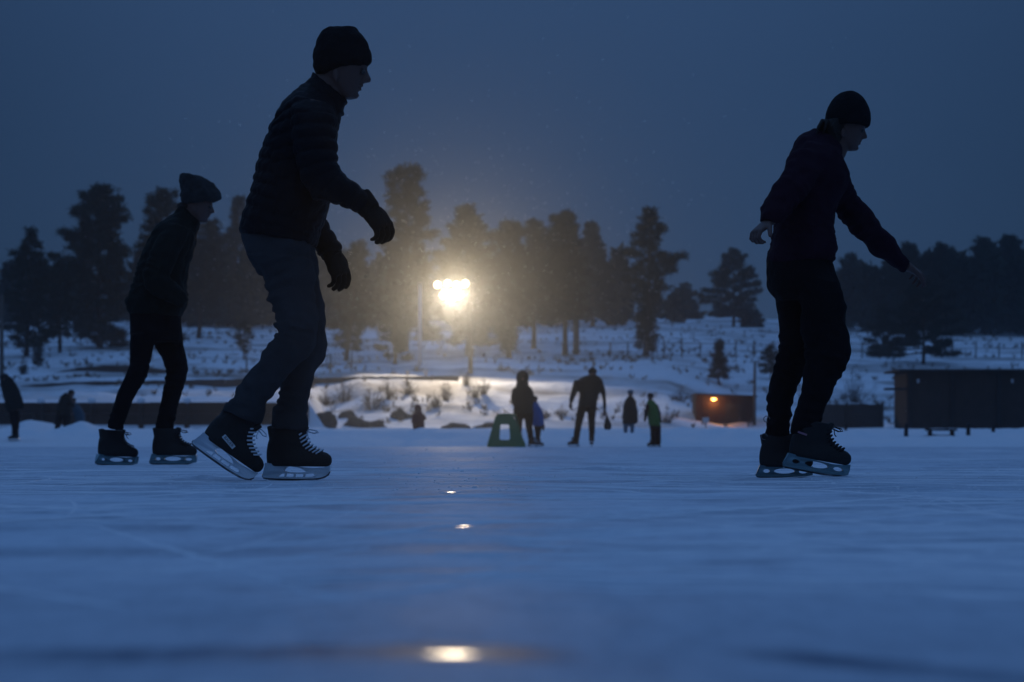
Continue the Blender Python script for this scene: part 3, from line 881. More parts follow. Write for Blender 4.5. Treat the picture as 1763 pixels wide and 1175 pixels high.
vs = []
for i in range(5200):
    u = random.uniform(-150, 1950); D = random.uniform(97, 215); x = (u - CX) / F * D
    k = noise.noise(Vector((x * .10, D * .22, 4))) + .5 * noise.noise(Vector((x * .4, D * .6, 8)))
    if k < .12: continue
    p = gp(u, D)
    needles(vs, [], np.array([[p.x, p.y, p.z + .03]]), np.array([[0, 0, 2.2]]), 7, .30, .05)
o = link('dry_grass', crown_mesh(vs, (0, 0, 0)), M['dry'], None, False); tag(o, kind='stuff')


# ------------------------------------------------------------------ walls, fences, huts
def ribbon(name, label, cat, pts, D, thick, m, planks=0):
    """wall that follows photo points (u, ytop, ybottom) at distance D"""
    root = P(pts[0][0], pts[0][2], D); mb = MB(); rs = []
    n = 60
    xs = np.linspace(pts[0][0], pts[-1][0], n); yt = np.interp(xs, [p[0] for p in pts], [p[1] for p in pts]); yb = np.interp(xs, [p[0] for p in pts], [p[2] for p in pts])
    for x, a, b in zip(xs, yt, yb):
        j = .05 * noise.noise(Vector((x * .07, D, 0)))
        pa, pb = P(x, a, D), P(x, b, D)
        rs.append([Vector((pb.x, D - thick / 2, pb.z - .4)), Vector((pb.x, D + thick / 2, pb.z - .4)), Vector((pa.x, D + thick / 2, pa.z + j)), Vector((pa.x, D - thick / 2, pa.z + j))])
    mb.rings(rs)
    o = mb.build(name, m, off=root, smooth=False); o.location = root
    return tag(o, label, cat)


w1 = empty('timber_wall', P(-200, 741, 80.2)); tag(w1, 'long brown timber retaining wall along the left shore with snow-capped posts', 'retaining wall')
mb = MB()
for r in range(3):
    z0 = .30 + r * .46; x = P(-260, 0, 80.2).x; xe = P(532, 0, 80.2).x
    while x < xe:
        L = random.uniform(2.6, 4.2); e = min(x + L, xe)
        j = random.uniform(-.02, .02); mb.box((x + .01, 80.02 + j, z0), (e - .01, 80.34 + j, z0 + .44 + random.uniform(-.01, .015))); x = e
mb.build('board', M['timber'], w1, smooth=False)
for u in (-15, 71, 158, 243, 322, 408, 492):
    p = P(u, 700, 79.95); mb = MB(); mb.tube([(p.x, 79.95, .2), (p.x, 79.95, 1.66)], .11, 10); po = mb.build('post', M['timber'], w1, False)
    mb = MB(); mb.ball((p.x, 79.95, 1.74), (.17, .17, .13), 12, 8); mb.build('snow_cap', M['snow'], po, True, off=w1.location)
ribbon('stone_wall', 'long dark stone terrace wall running from the left to below the floodlights', 'terrace wall', [(38, 665, 674), (130, 658, 674), (250, 656, 673), (480, 652, 669), (640, 649, 660), (790, 648, 655)], 113.2, .6, M['rock'])
ribbon('stone_wall', 'short curved upper terrace wall at left', 'terrace wall', [(40, 652, 656), (90, 643, 653), (140, 633, 648), (190, 629, 645), (230, 630, 643), (290, 638, 646)], 125.5, .6, M['rock'])

# red-brown hut with the lamp
def hut(name, label, D, u0, u1, ytop, ybot, depth, m, over, slope=0.0):
    a, b = P(u0, ytop, D), P(u1, ytop + slope, D); zb = P(u0, ybot, D).z - .5
    root = empty(name, Vector(((a.x + b.x) / 2, D + depth / 2, zb))); tag(root, label, 'hut')
    x0, x1 = a.x, b.x; mb = MB()
    v = [(x0, D, zb), (x1, D, zb), (x1, D + depth, zb), (x0, D + depth, zb), (x0, D, a.z), (x1, D, b.z), (x1, D + depth, b.z), (x0, D + depth, a.z)]
    mb.add(v, [(0, 3, 2, 1), (4, 5, 6, 7), (0, 1, 5, 4), (1, 2, 6, 5), (2, 3, 7, 6), (3, 0, 4, 7)])
    # battens stand proud of the boards
    n = int((x1 - x0) / .3)
    for i in range(n + 1):
        x = x0 + (x1 - x0) * i / n; mb.box((x - .022, D - .022, zb), (x + .022, D - .003, min(a.z, b.z) - .03))
    mb.build('wall', m, root, False)
    mb = MB(); ol, orr, t = over
    v = [(x0 - ol, D - .35, a.z + .003), (x1 + orr, D - .35, b.z + .003), (x1 + orr, D + depth + .3, b.z + .003), (x0 - ol, D + depth + .3, a.z + .003)]
    v += [(p[0], p[1], p[2] + t) for p in v]
    mb.add(v, [(0, 3, 2, 1), (4, 5, 6, 7), (0, 1, 5, 4), (1, 2, 6, 5), (2, 3, 7, 6), (3, 0, 4, 7)])
    rf = mb.build('roof', M['timber_dark'], root, False)
    return root, x0, x1, a.z, b.z


DH = 104
h1, hx0, hx1, hz0, hz1 = hut('small_hut', 'small red-brown board hut with a glowing orange lamp under its eave', DH, 1199, 1301, 680, 737, 2.4, M['timber_red'], (.06, .06, .07), 4)
lp = P(1228, 687, DH)
mb = MB(); mb.tube([(lp.x, DH - .02, lp.z + .12), (lp.x, DH - .20, lp.z + .14), (lp.x, DH - .28, lp.z + .06)], .02, 8); mb.tube([(lp.x, DH - .28, lp.z + .09), (lp.x, DH - .28, lp.z + .03)], [.05, .16], 14)
wl = mb.build('wall_lamp', M['metal'], h1)
MB().ball((lp.x, DH - .28, lp.z - .01), (.14, .10, .07), 14, 10).build('bulb', M['bulb'], wl, off=h1.location)
mb = MB(); x = P(1262, 0, DH).x; mb.box((x - .42, DH - .045, .5), (x + .42, DH - .024, 2.05)); dr = mb.build('door', M['timber_dark'], h1, False)
MB().ball((x + .34, DH - .07, 1.25), .035).build('handle', M['metal'], dr, off=h1.location)

h2, a0, a1, c0, c1 = hut('large_hut', 'long dark brown flat-roofed hut at the right shore', 88, 1562, 1900, 640, 740, 3.0, M['timber'], (.42, .3, .09), 0)
for u in (1580, 1742):
    p = P(u, 655, 87.95); mb = MB(); mb.tube([(p.x, 87.97, p.z), (p.x, 87.86, p.z)], [.045, .055], 12); mb.ball((p.x, 87.85, p.z - .05), (.05, .05, .09)); mb.build('wall_light', M['signw'], h2)
p = P(1533, 670, 87.9); mb = MB(); mb.box((p.x - .2, 87.8, p.z - .05), (P(1562, 0, 88).x - .002, 88.4, p.z + .05)); mb.build('shelf', M['timber_dark'], h2, False)
for u in (1567, 1640, 1720):
    p = P(u, 735, 87.9); mb = MB(); mb.box((p.x - .08, 87.86, .2), (p.x + .08, 87.975, P(0, 640, 88).z - .02)); mb.build('corner_post', M['timber_dark'], h2, False)

# plank screen between the huts
fr = empty('plank_fence', P(1470, 740, 93)); tag(fr, 'dark plank fence between the small hut and the long hut', 'fence')
x0, x1 = P(1385, 0, 93).x, P(1519, 0, 93).x; mb = MB(); x = x0
while x < x1 - .05:
    mb.box((x, 92.98, .35), (x + .135, 93.01, P(0, 696 + random.uniform(-1.2, 1.2), 93).z)); x += .142
mb.build('board', M['timber_dark'], fr, False)
for u in (1400, 1458, 1519):
    p = P(u, 0, 92.9); mb = MB(); mb.box((p.x - .06, 92.84, .3), (p.x + .06, 92.97, P(0, 694, 93).z)); mb.build('post', M['timber_dark'], fr, False)

# wire fence along the hill
def wire_fence(label, u0, u1, y, step):
    pts = []
    u = u0
    while u <= u1: pts.append(gp(u, d_for(u, y, 118))); u += step
    root = empty('wire_fence', pts[0]); tag(root, label, 'fence', 'thin fences along the hill')
    for p in pts:
        mb = MB(); h = random.uniform(1.1, 1.3); mb.tube([p - Vector((0, 0, .3)), p + Vector((random.uniform(-.04, .04), 0, h))], .055, 6); mb.build('post', M['pole'], root)
    mb = MB()
    for k in (.45, .8, 1.08):
        for a, b in zip(pts[:-1], pts[1:]):
            q = a.lerp(b, .5) + Vector((0, 0, k - .03)); mb.tube([a + Vector((0, .05, k)), q, b + Vector((0, .05, k))], .014, 4)
    mb.build('wire', M['metal'], root)


wire_fence('thin wire fence with wooden posts on the hill right of centre', 1050, 1515, 617, 31)
wire_fence('thin wire fence with wooden posts above the long hut', 1640, 1800, 617, 40)
wire_fence('thin wire fence with wooden posts on the left snow slope', 425, 640, 640, 36)


def pole(name, label, cat, u, ytop, ybase, r, m, D=None, arms=()):
    D = D or d_for(u, ybase); b = gp(u, D); z = P(u, ytop, D).z; root = empty(name, b); tag(root, label, cat)
    mb = MB(); mb.tube([b - Vector((0, 0, .3)), Vector((b.x, D, (b.z + z) / 2)), Vector((b.x + .02, D, z))], [r * 1.15, r, r * .85], 10); mb.build('pole', m, root)
    for dz in arms:
        mb = MB(); mb.box((b.x - .9, D - .16, z - dz - .06), (b.x + .9, D - .16 + .1, z - dz + .06)); mb.build('crossarm', m, root, False)
    return root, b, z


pole('utility_pole', 'tall dark wooden utility pole among the middle pines', 'utility pole', 992, 415, 611, .21, M['pole'], arms=(.5,))
r_, b_, z_ = pole('light_pole', 'pale thin pole with an unlit lamp head left of the floodlights', 'light pole', 723, 488, 629, .125, M['signw'])
mb = MB(); mb.box((b_.x - .12, b_.y - .45, z_ - .05), (b_.x + .12, b_.y + .1, z_ + .06)); mb.build('lamp_head', M['metal'], r_, False)
pole('utility_pole', 'dark wooden pole at the extreme left edge of the photo', 'utility pole', 3, 508, 652, .12, M['pole'], arms=())
pole('utility_pole', 'short wooden pole at the right corner of the small hut', 'utility pole', 1299, 622, 737, .075, M['pole'], D=102.5)

# floodlight mast
DL = 119
lb = gp(810, DL); root = empty('floodlight_mast', lb); tag(root, 'wooden mast carrying a cluster of blazing floodlights at the foot of the pines', 'floodlight')
zt = P(0, 484, DL).z
mb = MB(); mb.tube([lb - Vector((0, 0, .3)), Vector((lb.x, DL, zt + .1))], [.15, .11], 12); mb.build('pole', M['pole'], root)
bulbs = [(753.6, 490.5, .26), (771, 488, .24), (786, 491, .26), (801.3, 488.5, .27), (763, 509, .26), (788, 508, .36), (779, 514, .24)]
for y in (489, 508):
    x0, x1 = P(748, y, DL).x, lb.x + .35; z = P(0, y, DL).z - .42 if False else P(0, y, DL).z
    mb = MB(); mb.box((x0, DL + .14, z - .07), (x1, DL + .26, z + .07)); mb.build('crossarm', M['pole'], root, False)
for i, (u, y, r) in enumerate(bulbs):
    r *= .8; p = P(u, y, DL); mb = MB()
    mb.tube([(p.x, DL + .12, p.z), (p.x, DL - .05, p.z), (p.x, DL - .24, p.z - .02)], [r * .45, r * .7, r * 1.04], 18)
    hd = mb.build('floodlight', M['metal'], root)
    mb = MB(); mb.ball((p.x, DL - .25, p.z - .02), (r, .05, r), 18, 10); mb.build('lens', M['lamp'], hd, off=root.location)
for i, (u, y, e) in enumerate(((757, 492, 1.0), (789, 490, 1.4), (770, 509, 1.0), (792, 507, 1.6))):
    l = bpy.data.lights.new('floodlight_beam', 'SPOT'); l.energy = 720 * e; l.color = (1.0, .74, .40); l.spot_size = R(84); l.spot_blend = 1.0; l.shadow_soft_size = .25
    o = bpy.data.objects.new('floodlight_beam', l); o.location = P(u, y, DL - .6); o.rotation_euler = (R(108), 0, R(180)); COL.objects.link(o); o['kind'] = 'helper'
for u, rx, rz, e in ((772, 62, 205, 6500), (790, 62, 160, 8500)):
    l = bpy.data.lights.new('floodlight_beam', 'SPOT'); l.energy = e; l.color = (1.0, .82, .60); l.spot_size = R(88); l.spot_blend = 1.0; l.shadow_soft_size = .3
    o = bpy.data.objects.new('floodlight_beam', l); o.location = P(u, 506, DL - .6); o.rotation_euler = (R(rx), 0, R(rz)); COL.objects.link(o); o['kind'] = 'helper'
l = bpy.data.lights.new('hut_lamp', 'POINT'); l.energy = 55; l.color = (1.0, .45, .13); l.shadow_soft_size = .08
o = bpy.data.objects.new('hut_lamp', l); o.location = (lp.x, DH - .30, lp.z - .14); COL.objects.link(o); o['kind'] = 'helper'

# small bits on the bank by the huts
def post(label, u, y0, y1, D, r=.05):
    p = P(u, y1, D); z = P(u, y0, D).z; mb = MB(); zz = zg(u, D); mb.tube([(p.x, D, zz - .2), (p.x, D, (zz + z) / 2), (p.x + .01, D, z)], [r, r * .95, r * .9], 10)
    mb.ball((p.x + .01, D, z + .01), (r * 1.1, r * 1.1, .05)); o = mb.build('post', M['timber_dark'], off=(p.x, D, zz)); o.location = (p.x, D, zz); tag(o, label, 'post', 'short posts in the snow by the huts')


post('short dark post in the snow under the left end of the long hut', 1560, 733, 752, 50, .055)
post('short dark post in the snow right of the half-buried bench', 1667, 733, 750, 50.6, .055)
post('short thin post in the snow below the plank fence', 1456, 734, 748, 52, .045)
post('short dark post near the right edge below the long hut', 1710, 735, 746, 52, .05)
bn = empty('bench', gp(1620, 50.2)); tag(bn, 'low snow-buried bench plank in front of the long hut', 'bench')
z = zg(1620, 50.2); xa, xb = P(1594, 0, 50.2).x, P(1646, 0, 50.2).x
mb = MB(); mb.box((xa, 50.05, z + .10), (xb, 50.33, z + .15)); mb.build('seat', M['timber_dark'], bn, False)
for x in (xa + .1, xb - .1):
    mb = MB(); mb.box((x - .04, 50.1, z - .2), (x + .04, 50.28, z + .097)); mb.build('leg', M['timber_dark'], bn, False)
sg = empty('sign', P(1215, 742, 96)); tag(sg, 'small blank white sign on a thin post in front of the orange-lamp hut', 'sign')
p = P(1215, 724, 96); mb = MB(); mb.tube([(p.x, 96, .3), (p.x, 96, p.z + .1)], .03, 8); mb.build('post', M['pole'], sg)
mb = MB(); mb.box((p.x - .15, 95.93, p.z - .12), (p.x + .15, 95.965, p.z + .14)); mb.build('panel', M['signw'], sg, False)

# ------------------------------------------------------------------ the three skaters
def shrunk(mb, D, lofts, k=.8):
    for dy, st in lofts: loft(mb, D, st[:-1], k=k, dy=dy)


def person(label, px, py, D):
    r = empty('person', P(px, py, D)); return tag(r, label, 'person')


# --- skater in puffer jacket
DA = 8.01
A = person('tallest skater, in black beanie, quilted jacket, gloves and cuffed jeans, pushing off on white-bladed skates', 480, 828, DA)
fa, sa = head_map(592, 110, 1.0, DA)
torso = [(538, 122, 597, 175, .068), (529, 142, 591, 192, .08), (505, 161, 585, 204, .155), (487, 181, 581, 222, .195), (470, 212, 579, 244, .20), (453, 254, 578, 270, .195), (442, 287, 577, 298, .188),
         (434, 324, 571, 331, .182), (425, 346, 567, 353, .182), (418, 370, 558, 380, .185), (412, 392, 550, 408, .187), (414, 402, 545, 425, .178)]
arm_n = [(505, 168, 570, 180, .055, -.13), (500, 190, 579, 202, .074, -.175), (503, 235, 580, 242, .078, -.20), (509, 275, 581, 278, .076, -.215), (520, 318, 588, 297, .072, -.22), (541, 344, 603, 309, .068, -.225), (567, 348, 612, 316, .064, -.225), (588, 356, 622, 323, .060, -.22), (608, 364, 634, 332, .054, -.22), (622, 369, 643, 345, .046, -.22), (626, 369, 644, 350, .040, -.22)]
arm_f = [(510, 180, 570, 188, .06, .13), (503, 240, 568, 246, .075, .19), (503, 300, 562, 302, .074, .20), (507, 345, 559, 330, .07, .20), (513, 375, 556, 353, .066, .20), (523, 400, 565, 384, .058, .20), (534, 419, 576, 404, .053, .20), (545, 436, 589, 424, .048, .20), (549, 441, 588, 431, .042, .20)]
lapel = [[(578, 164, 592, 168, .05), (583, 172, 597, 177.5, .052), (580, 183, 591, 185, .05), (576, 190, 584, 190, .04)], [(576, 187, 588, 188, .05), (577, 194, 594, 196, .052), (576, 202, 583, 203, .045)]]
jk = MB()
for st in (torso, arm_n, arm_f, *lapel): loft(jk, DA, st)
fuse('jacket', jk, M['puffer'], A, .0065, 5, quilt([centre(DA, torso), centre(DA, arm_n), centre(DA, arm_f)], .052, .010))
pelvis = [(417, 397, 545, 418, .155), (416, 409, 545, 430, .165), (423, 434, 546, 449, .17), (434, 455, 547, 468, .16), (448, 472, 546, 482, .12)]
leg_n = [(428, 440, 541, 448, .088, -.09), (451, 474, 543, 484, .087, -.09), (461, 500, 544, 509, .085, -.09), (471, 529, 544, 535, .08, -.09), (477, 551, 544, 561, .075, -.09), (474, 561, 543, 580, .072, -.09), (480, 572, 540, 594, .072, -.09), (468, 588, 528, 612, .070, -.09), (453, 607, 507, 633, .064, -.09), (428, 640, 481, 667, .061, -.09), (408, 673, 460, 696, .059, -.09), (401, 684, 457, 703, .060, -.09), (396, 687, 459, 706, .069, -.09), (388, 699, 452, 719, .069, -.09), (383, 708, 447, 731, .068, -.09)]
leg_f = [(452, 448, 545, 448, .088, .09), (465, 490, 551, 489, .085, .09), (482, 530, 557, 530, .08, .09), (492, 555, 562, 555, .077, .09), (494, 575, 564.5, 576, .075, .09), (491, 597, 563, 599, .072, .09), (485, 618, 555, 620, .067, .09), (482, 642, 543, 642, .062, .09), (480, 668, 537, 667, .058, .09), (479, 693, 531, 690, .057, .09), (477, 700, 531, 699, .057, .09), (471, 704, 534, 703, .069, .09), (469, 722, 532, 722, .070, .09), (468, 741, 529, 741, .068, .09)]
tr = MB()
for st in (pelvis, leg_n, leg_f): loft(tr, DA, st)
kj = [(P(490, 565, DA - .09), .08, .006), (P(500, 600, DA + .09), .08, .004), (P(440, 675, DA - .09), .07, .005), (P(502, 690, DA + .09), .07, .005), (P(470, 480, DA - .09), .12, .004)]
fuse('jeans', tr, M['jeans'], A, .0065, 4, creases([centre(DA, leg_n), centre(DA, leg_f)], .015, .004, [(a, b * 1.2, c * 1.7) for a, b, c in kj]))
bd = MB(); head(bd, fa, sa, DA)
shrunk(bd, DA, [(0, torso), (0, arm_n), (0, arm_f), (0, pelvis), (0, leg_n), (0, leg_f)], .80)
wn, wf = P(633, 357, DA - .22), P(569, 434, DA + .20)
hn_d, hn_n = (.62, -.10, -.78), (.75, -.55, .45)
hf_d, hf_n = (.42, .0, -.9), (.75, -.5, .35)
hand(bd, wn, hn_d, hn_n, .17, (34, 36, 38, 42), -1, .85)
hand(bd, wf, hf_d, hf_n, .17, (28, 32, 36, 40), -1, .85)
fuse('body', bd, M['skin'], A, .0042, 1)
eyes(A, fa, sa, DA)
for W, d_, n_, cu in ((wn, hn_d, hn_n, (42, 46, 48, 52)), (wf, hf_d, hf_n, (30, 34, 38, 42))):
    gm = MB(); hand(gm, W, d_, n_, .20, cu, -1, 1.5)
    d3 = Vector(d_).normalized(); gm.tube([W - d3 * .055, W - d3 * .02, W + d3 * .02], [.047, .047, .043], 16)
    fuse('glove', gm, M['glove'], A, .0045, 3, lambda co: .002 * fnoise(co, 30))
BE = [(577, 48, 606, 46.5, .034), (564, 51, 613, 48, .055), (558, 56, 616, 53, .066), (550, 66, 625, 62, .078), (545, 76, 631, 72, .085), (540, 86, 635, 83, .090), (539, 96, 638, 92, .092), (540, 106, 639.3, 103, .093),
      (540.5, 114, 636, 111, .092), (542, 122, 630, 115.5, .088), (545, 128, 616, 119, .084), (553, 131, 592, 124.5, .078)]
bn_ = MB(); loft(bn_, DA, BE, e=2.2)
fuse('beanie', bn_, M['knit'], A, .006, 2, lambda co: .002 + .010 * fnoise(co, 12) + .004 * fnoise(co, 40))
s1_ = skate(A, 'hockey', 451.5, 828.0, DA + .09, 0, -4, 1.0)
s2_ = skate(A, 'hockey', 326, 767, DA - .10, 34.5, 7, 1.02)
# white name tag on the side of the pushing skate
tg = MB(); tg.plate([(-.031, -.0085), (.031, -.0085), (.031, .0085), (-.031, .0085)], (), lambda x, z: .0012)
to = link('name_tag', tg.mesh('name_tag'), M['tagw'], s2_, False)
to.matrix_local = Matrix.Translation((.118, -.0478, .098)) @ Matrix.Rotation(R(15), 4, 'Y')
tm = text_mesh('BAUER', .0165); tx = link('lettering', tm, M['boot'], s2_, False)
tx.matrix_local = Matrix.Translation((.118, -.0492, .098)) @ Matrix.Rotation(R(15), 4, 'Y') @ Matrix.Rotation(R(90), 4, 'X')

# --- skater at left with hands in the pockets
DB = 12.9
B = person('skater in grey knit hat and dark jacket with hands in pockets', 260, 801, DB)
fb, sb = head_map(343, 349, .92, DB)
torso = [(312, 351, 345, 380, .066), (303, 364, 341, 391, .085), (283, 378, 337, 401, .165), (268, 395, 337, 413, .20), (256, 419, 334, 428, .205), (243, 440, 329, 445, .195), (237, 457, 325, 461, .19), (231, 485, 321, 486, .185), (223, 505, 320, 506, .185), (216, 517, 322, 522, .187), (219, 531, 318, 535, .18), (224, 541, 312, 547, .17)]
arm_n = [(285, 384, 327, 394, .06, -.13), (270, 412, 315, 422, .072, -.19), (256, 445, 300, 453, .07, -.22), (246, 470, 290, 478, .066, -.24), (250, 496, 289, 474, .064, -.25), (268, 511, 296, 482, .06, -.24), (292, 523, 309, 493, .055, -.21), (312, 532, 323, 506, .045, -.17), (316, 534, 326, 515, .035, -.15)]
arm_f = [(288, 384, 330, 394, .06, .13), (274, 412, 320, 422, .072, .19), (262, 445, 306, 453, .07, .22), (254, 470, 298, 478, .066, .24), (258, 496, 297, 474, .064, .24), (276, 511, 304, 482, .06, .22), (300, 523, 317, 493, .055, .18), (312, 530, 325.5, 508, .045, .14)]
jk = MB()
for st in (torso, arm_n, arm_f): loft(jk, DB, st)
fuse('jacket', jk, M['green_jacket'], B, .009, 4, creases([centre(DB, torso), centre(DB, arm_n), centre(DB, arm_f)], .014, .005, [(P(262, 480, DB - .22), .14, .008), (P(240, 500, DB), .2, .006)]))
pelvis = [(224, 536, 312, 541, .155), (224, 558, 312, 558, .165), (224, 578, 314, 578, .165), (226, 588, 312, 590, .13)]
leg_n = [(224, 575, 272, 575, .085, -.09), (224, 597, 263, 597, .08, -.09), (224, 615, 260, 618, .076, -.09), (223.7, 632, 255, 641, .07, -.09), (214, 653, 249, 657, .066, -.09), (204, 673, 237, 677, .06, -.09), (198, 690, 228.5, 691, .055, -.09), (193.6, 704, 221, 709, .052, -.09), (187, 724, 214, 730, .05, -.09), (184, 737, 211, 743, .05, -.09)]
leg_f = [(260, 572, 313, 572, .085, .09), (267, 597, 316, 597, .08, .09), (278, 615, 321, 615, .076, .09), (286, 636, 324, 636, .072, .09), (285, 655, 320, 655, .068, .09), (281, 672, 314, 672, .062, .09), (277, 692, 308.5, 692, .055, .09), (273, 710, 304, 710, .052, .09), (270, 726, 300, 726, .05, .09), (267, 741, 298, 741, .05, .09)]
tr = MB()
for st in (pelvis, leg_n, leg_f): loft(tr, DB, st)
fuse('trousers', tr, M['black_cloth'], B, .009, 4, creases([centre(DB, leg_n), centre(DB, leg_f)], .006, .004, [(P(240, 645, DB - .09), .12, .006), (P(302, 655, DB + .09), .12, .006), (P(205, 725, DB - .09), .1, .006), (P(287, 725, DB + .09), .1, .006)]))
bd = MB(); head(bd, fb, sb, DB)
shrunk(bd, DB, [(0, torso), (0, arm_n[:-2]), (0, arm_f[:-2]), (0, pelvis), (0, leg_n), (0, leg_f)], .76)
fuse('body', bd, M['skin'], B, .006, 2)
eyes(B, fb, sb, DB)
BE = [(314, 300.5, 330, 301.5, .035), (310, 304.5, 346, 303, .06), (309, 312, 358, 308.5, .075), (309.5, 319, 367, 315, .085), (310.5, 326, 373, 322, .09), (312, 332, 376, 329, .093), (313, 338, 377, 336, .094), (314, 342, 376, 343, .094), (315, 346, 370, 347, .088), (317, 350, 357, 345.5, .084), (322, 353, 343, 350, .078)]
bn_ = MB(); loft(bn_, DB, BE, e=2.2)
bn_.ball(P(318, 308, DB), (.045, .05, .04))
loft(bn_, DB, [(311, 331, 377, 328, .097), (310.5, 336, 379.5, 333, .101), (311.5, 342, 379, 341, .101), (313, 348, 374, 347, .098), (316, 352, 363, 350, .092)], e=2.2)
fuse('beanie', bn_, M['knit_grey'], B, .0075, 1, lambda co: .010 * fnoise(co, 14) + .009 * fnoise(co, 32))
hr = MB(); hr.tube([P(316, 348, DB), P(320, 358, DB), P(324, 365, DB)], [.05, .055, .03], 12)
fuse('hair', hr, M['hair'], B, .008, 2)
skate(B, 'rental', 257.0, 801.3, DB + .09, 0, -3, 1.10)
skate(B, 'rental', 163.5, 801.5, DB - .09, 2, 38, 1.06)

# --- leaning skater at right
DC = 8.5
Cc = person('bare-handed skater in dark beanie and hoodie, leaning forward with arms out', 1380, 824, DC)
fc, sc_ = head_map(1461.5, 214, .80, DC, 2, .92)
torso = [(1402, 221, 1446, 252, .07), (1376, 230, 1447.5, 264, .10), (1368, 247, 1449, 276, .165), (1357, 281, 1451, 291, .20), (1350, 301, 1456, 310, .20), (1345, 326, 1453, 331, .19), (1341, 350, 1444, 355, .18), (1337, 376, 1438, 376, .175), (1332, 400, 1436.5, 399, .175), (1326, 426, 1438.5, 421, .177), (1321, 445, 1437.5, 440, .175), (1323, 456, 1430, 454, .16)]
arm_n = [(1364, 258, 1425, 268, .055, -.13), (1352, 288, 1416, 298, .068, -.18), (1340, 310, 1396, 325, .067, -.21), (1324, 333, 1376, 350, .063, -.235), (1312, 357, 1358, 370, .056, -.25), (1307.6, 374, 1346, 384, .048, -.26), (1307.6, 382, 1339, 388, .043, -.26)]
arm_f = [(1395, 262, 1452, 280, .055, .13), (1400, 300, 1458, 300, .07, .18), (1420, 345, 1467, 325, .068, .21), (1438, 370, 1480, 344, .064, .23), (1455, 388, 1491, 356, .062, .24), (1471, 404, 1507, 371, .06, .25), (1501, 434, 1530, 402, .056, .27), (1526, 450, 1549, 428, .05, .29), (1546, 464, 1566, 445, .044, .30), (1555, 470, 1572, 450, .040, .31)]
hood = [(1381, 228, 1420, 262, .09), (1374, 236, 1400, 272, .13), (1371, 250, 1385, 280, .12), (1366, 262, 1376, 285, .06)]
jk = MB()
for st in (torso, arm_n, arm_f, hood): loft(jk, DC, st)
fuse('hoodie', jk, M['hoodie'], Cc, .0068, 5, creases([centre(DC, torso), centre(DC, arm_n), centre(DC, arm_f)], .016, .005, [(P(1330, 350, DC - .22), .14, .007), (P(1470, 365, DC + .22), .14, .007), (P(1390, 430, DC), .2, .006), (P(1560, 460, DC + .3), .07, .006)]))
for dx in (0, 7):
    ds_ = MB(); ds_.tube([P(1447 + dx * .4, 266 + dx, DC - .05), P(1450 + dx * .3, 280, DC - .075 - dx * .003), P(1450.5 + dx * .2, 296 - dx, DC - .085)], .0035, 6)
    ds_.build('drawstring', M['lace'], Cc)
pelvis = [(1321.5, 446, 1430, 452, .155), (1320.5, 470, 1434, 470, .168), (1321, 488, 1445, 489, .17), (1327, 504, 1450, 505, .155), (1338, 518, 1452, 520, .12)]
leg_f = [(1330, 498, 1420, 500, .087, .09), (1337, 518, 1420, 520, .084, .09), (1339, 548, 1412, 550, .078, .09), (1343, 577, 1406, 580, .073, .09), (1344, 596, 1400, 600, .07, .09), (1337, 617, 1392, 625, .064, .09), (1332, 637, 1382, 646, .06, .09), (1325, 662, 1373, 667, .057, .09), (1321, 687, 1365, 694, .052, .09), (1319, 712, 1360, 718, .05, .09), (1318.5, 726, 1358, 730, .05, .09), (1317, 746, 1357, 748, .05, .09), (1317, 752, 1357, 752, .05, .09)]
leg_n = [(1368, 480, 1444, 487, .088, -.09), (1373, 510, 1454, 512, .086, -.09), (1377, 530, 1459, 530, .084, -.09), (1379, 556, 1457.5, 556, .08, -.09), (1382, 580, 1465, 580, .079, -.09), (1385, 602, 1467.5, 602, .078, -.09), (1387, 618, 1465, 620, .075, -.09), (1385, 634, 1453, 639, .068, -.09), (1381, 652, 1441, 654, .06, -.09), (1377, 680, 1431, 679, .056, -.09), (1370, 708, 1417, 706, .052, -.09), (1364, 731, 1412, 729, .052, -.09), (1361, 744, 1411, 744, .05, -.09), (1360, 749, 1411, 750, .048, -.09)]
tr = MB()
for st in (pelvis, leg_n, leg_f): loft(tr, DC, st)
fuse('trousers', tr, M['black_cloth'], Cc, .0068, 4, creases([centre(DC, leg_n), centre(DC, leg_f)], .012, .004, [(P(1420, 610, DC - .09), .14, .007), (P(1365, 615, DC + .09), .12, .006), (P(1395, 710, DC - .09), .10, .007), (P(1340, 705, DC + .09), .10, .006)]))
bd = MB(); head(bd, fc, sc_, DC)
shrunk(bd, DC, [(0, torso), (0, arm_n), (0, arm_f), (0, pelvis), (0, leg_n), (0, leg_f)], .68)
hand(bd, P(1323, 383, DC - .26), (-.70, -.42, -.58), (-.62, -.25, .75), .165, (58, 64, 66, 68), -1, 1.15, 25)
hand(bd, P(1563.5, 460, DC + .31), (.66, .70, -.28), (.25, -.35, .9), .165, (38, 44, 48, 52), 1, 1.1)
fuse('body', bd, M['skin'], Cc, .0045, 2)
eyes(Cc, fc, sc_, DC)
BE = [(1456, 158, 1470, 157.5, .03), (1446, 161, 1478, 162, .052), (1438, 167, 1485, 168, .066), (1431, 175, 1491, 176, .078), (1425, 185, 1496, 186, .085), (1422, 195, 1499, 196, .088), (1420.5, 205, 1499.5, 207, .088), (1420, 211, 1498, 217, .086), (1421, 216, 1493, 221, .083), (1424, 219, 1478, 217, .08), (1432, 221, 1462, 216, .075)]
bn_ = MB(); loft(bn_, DC, BE, e=2.15)
fuse('beanie', bn_, M['knit'], Cc, .0055, 3, lambda co: .002 * fnoise(co, 20))
hr = MB(); loft(hr, DC, [(1421, 208, 1456, 208, .076), (1415, 218, 1455, 222, .074), (1409, 228, 1452, 236, .07), (1408, 236, 1448, 250, .062), (1412, 246, 1440, 258, .045)])
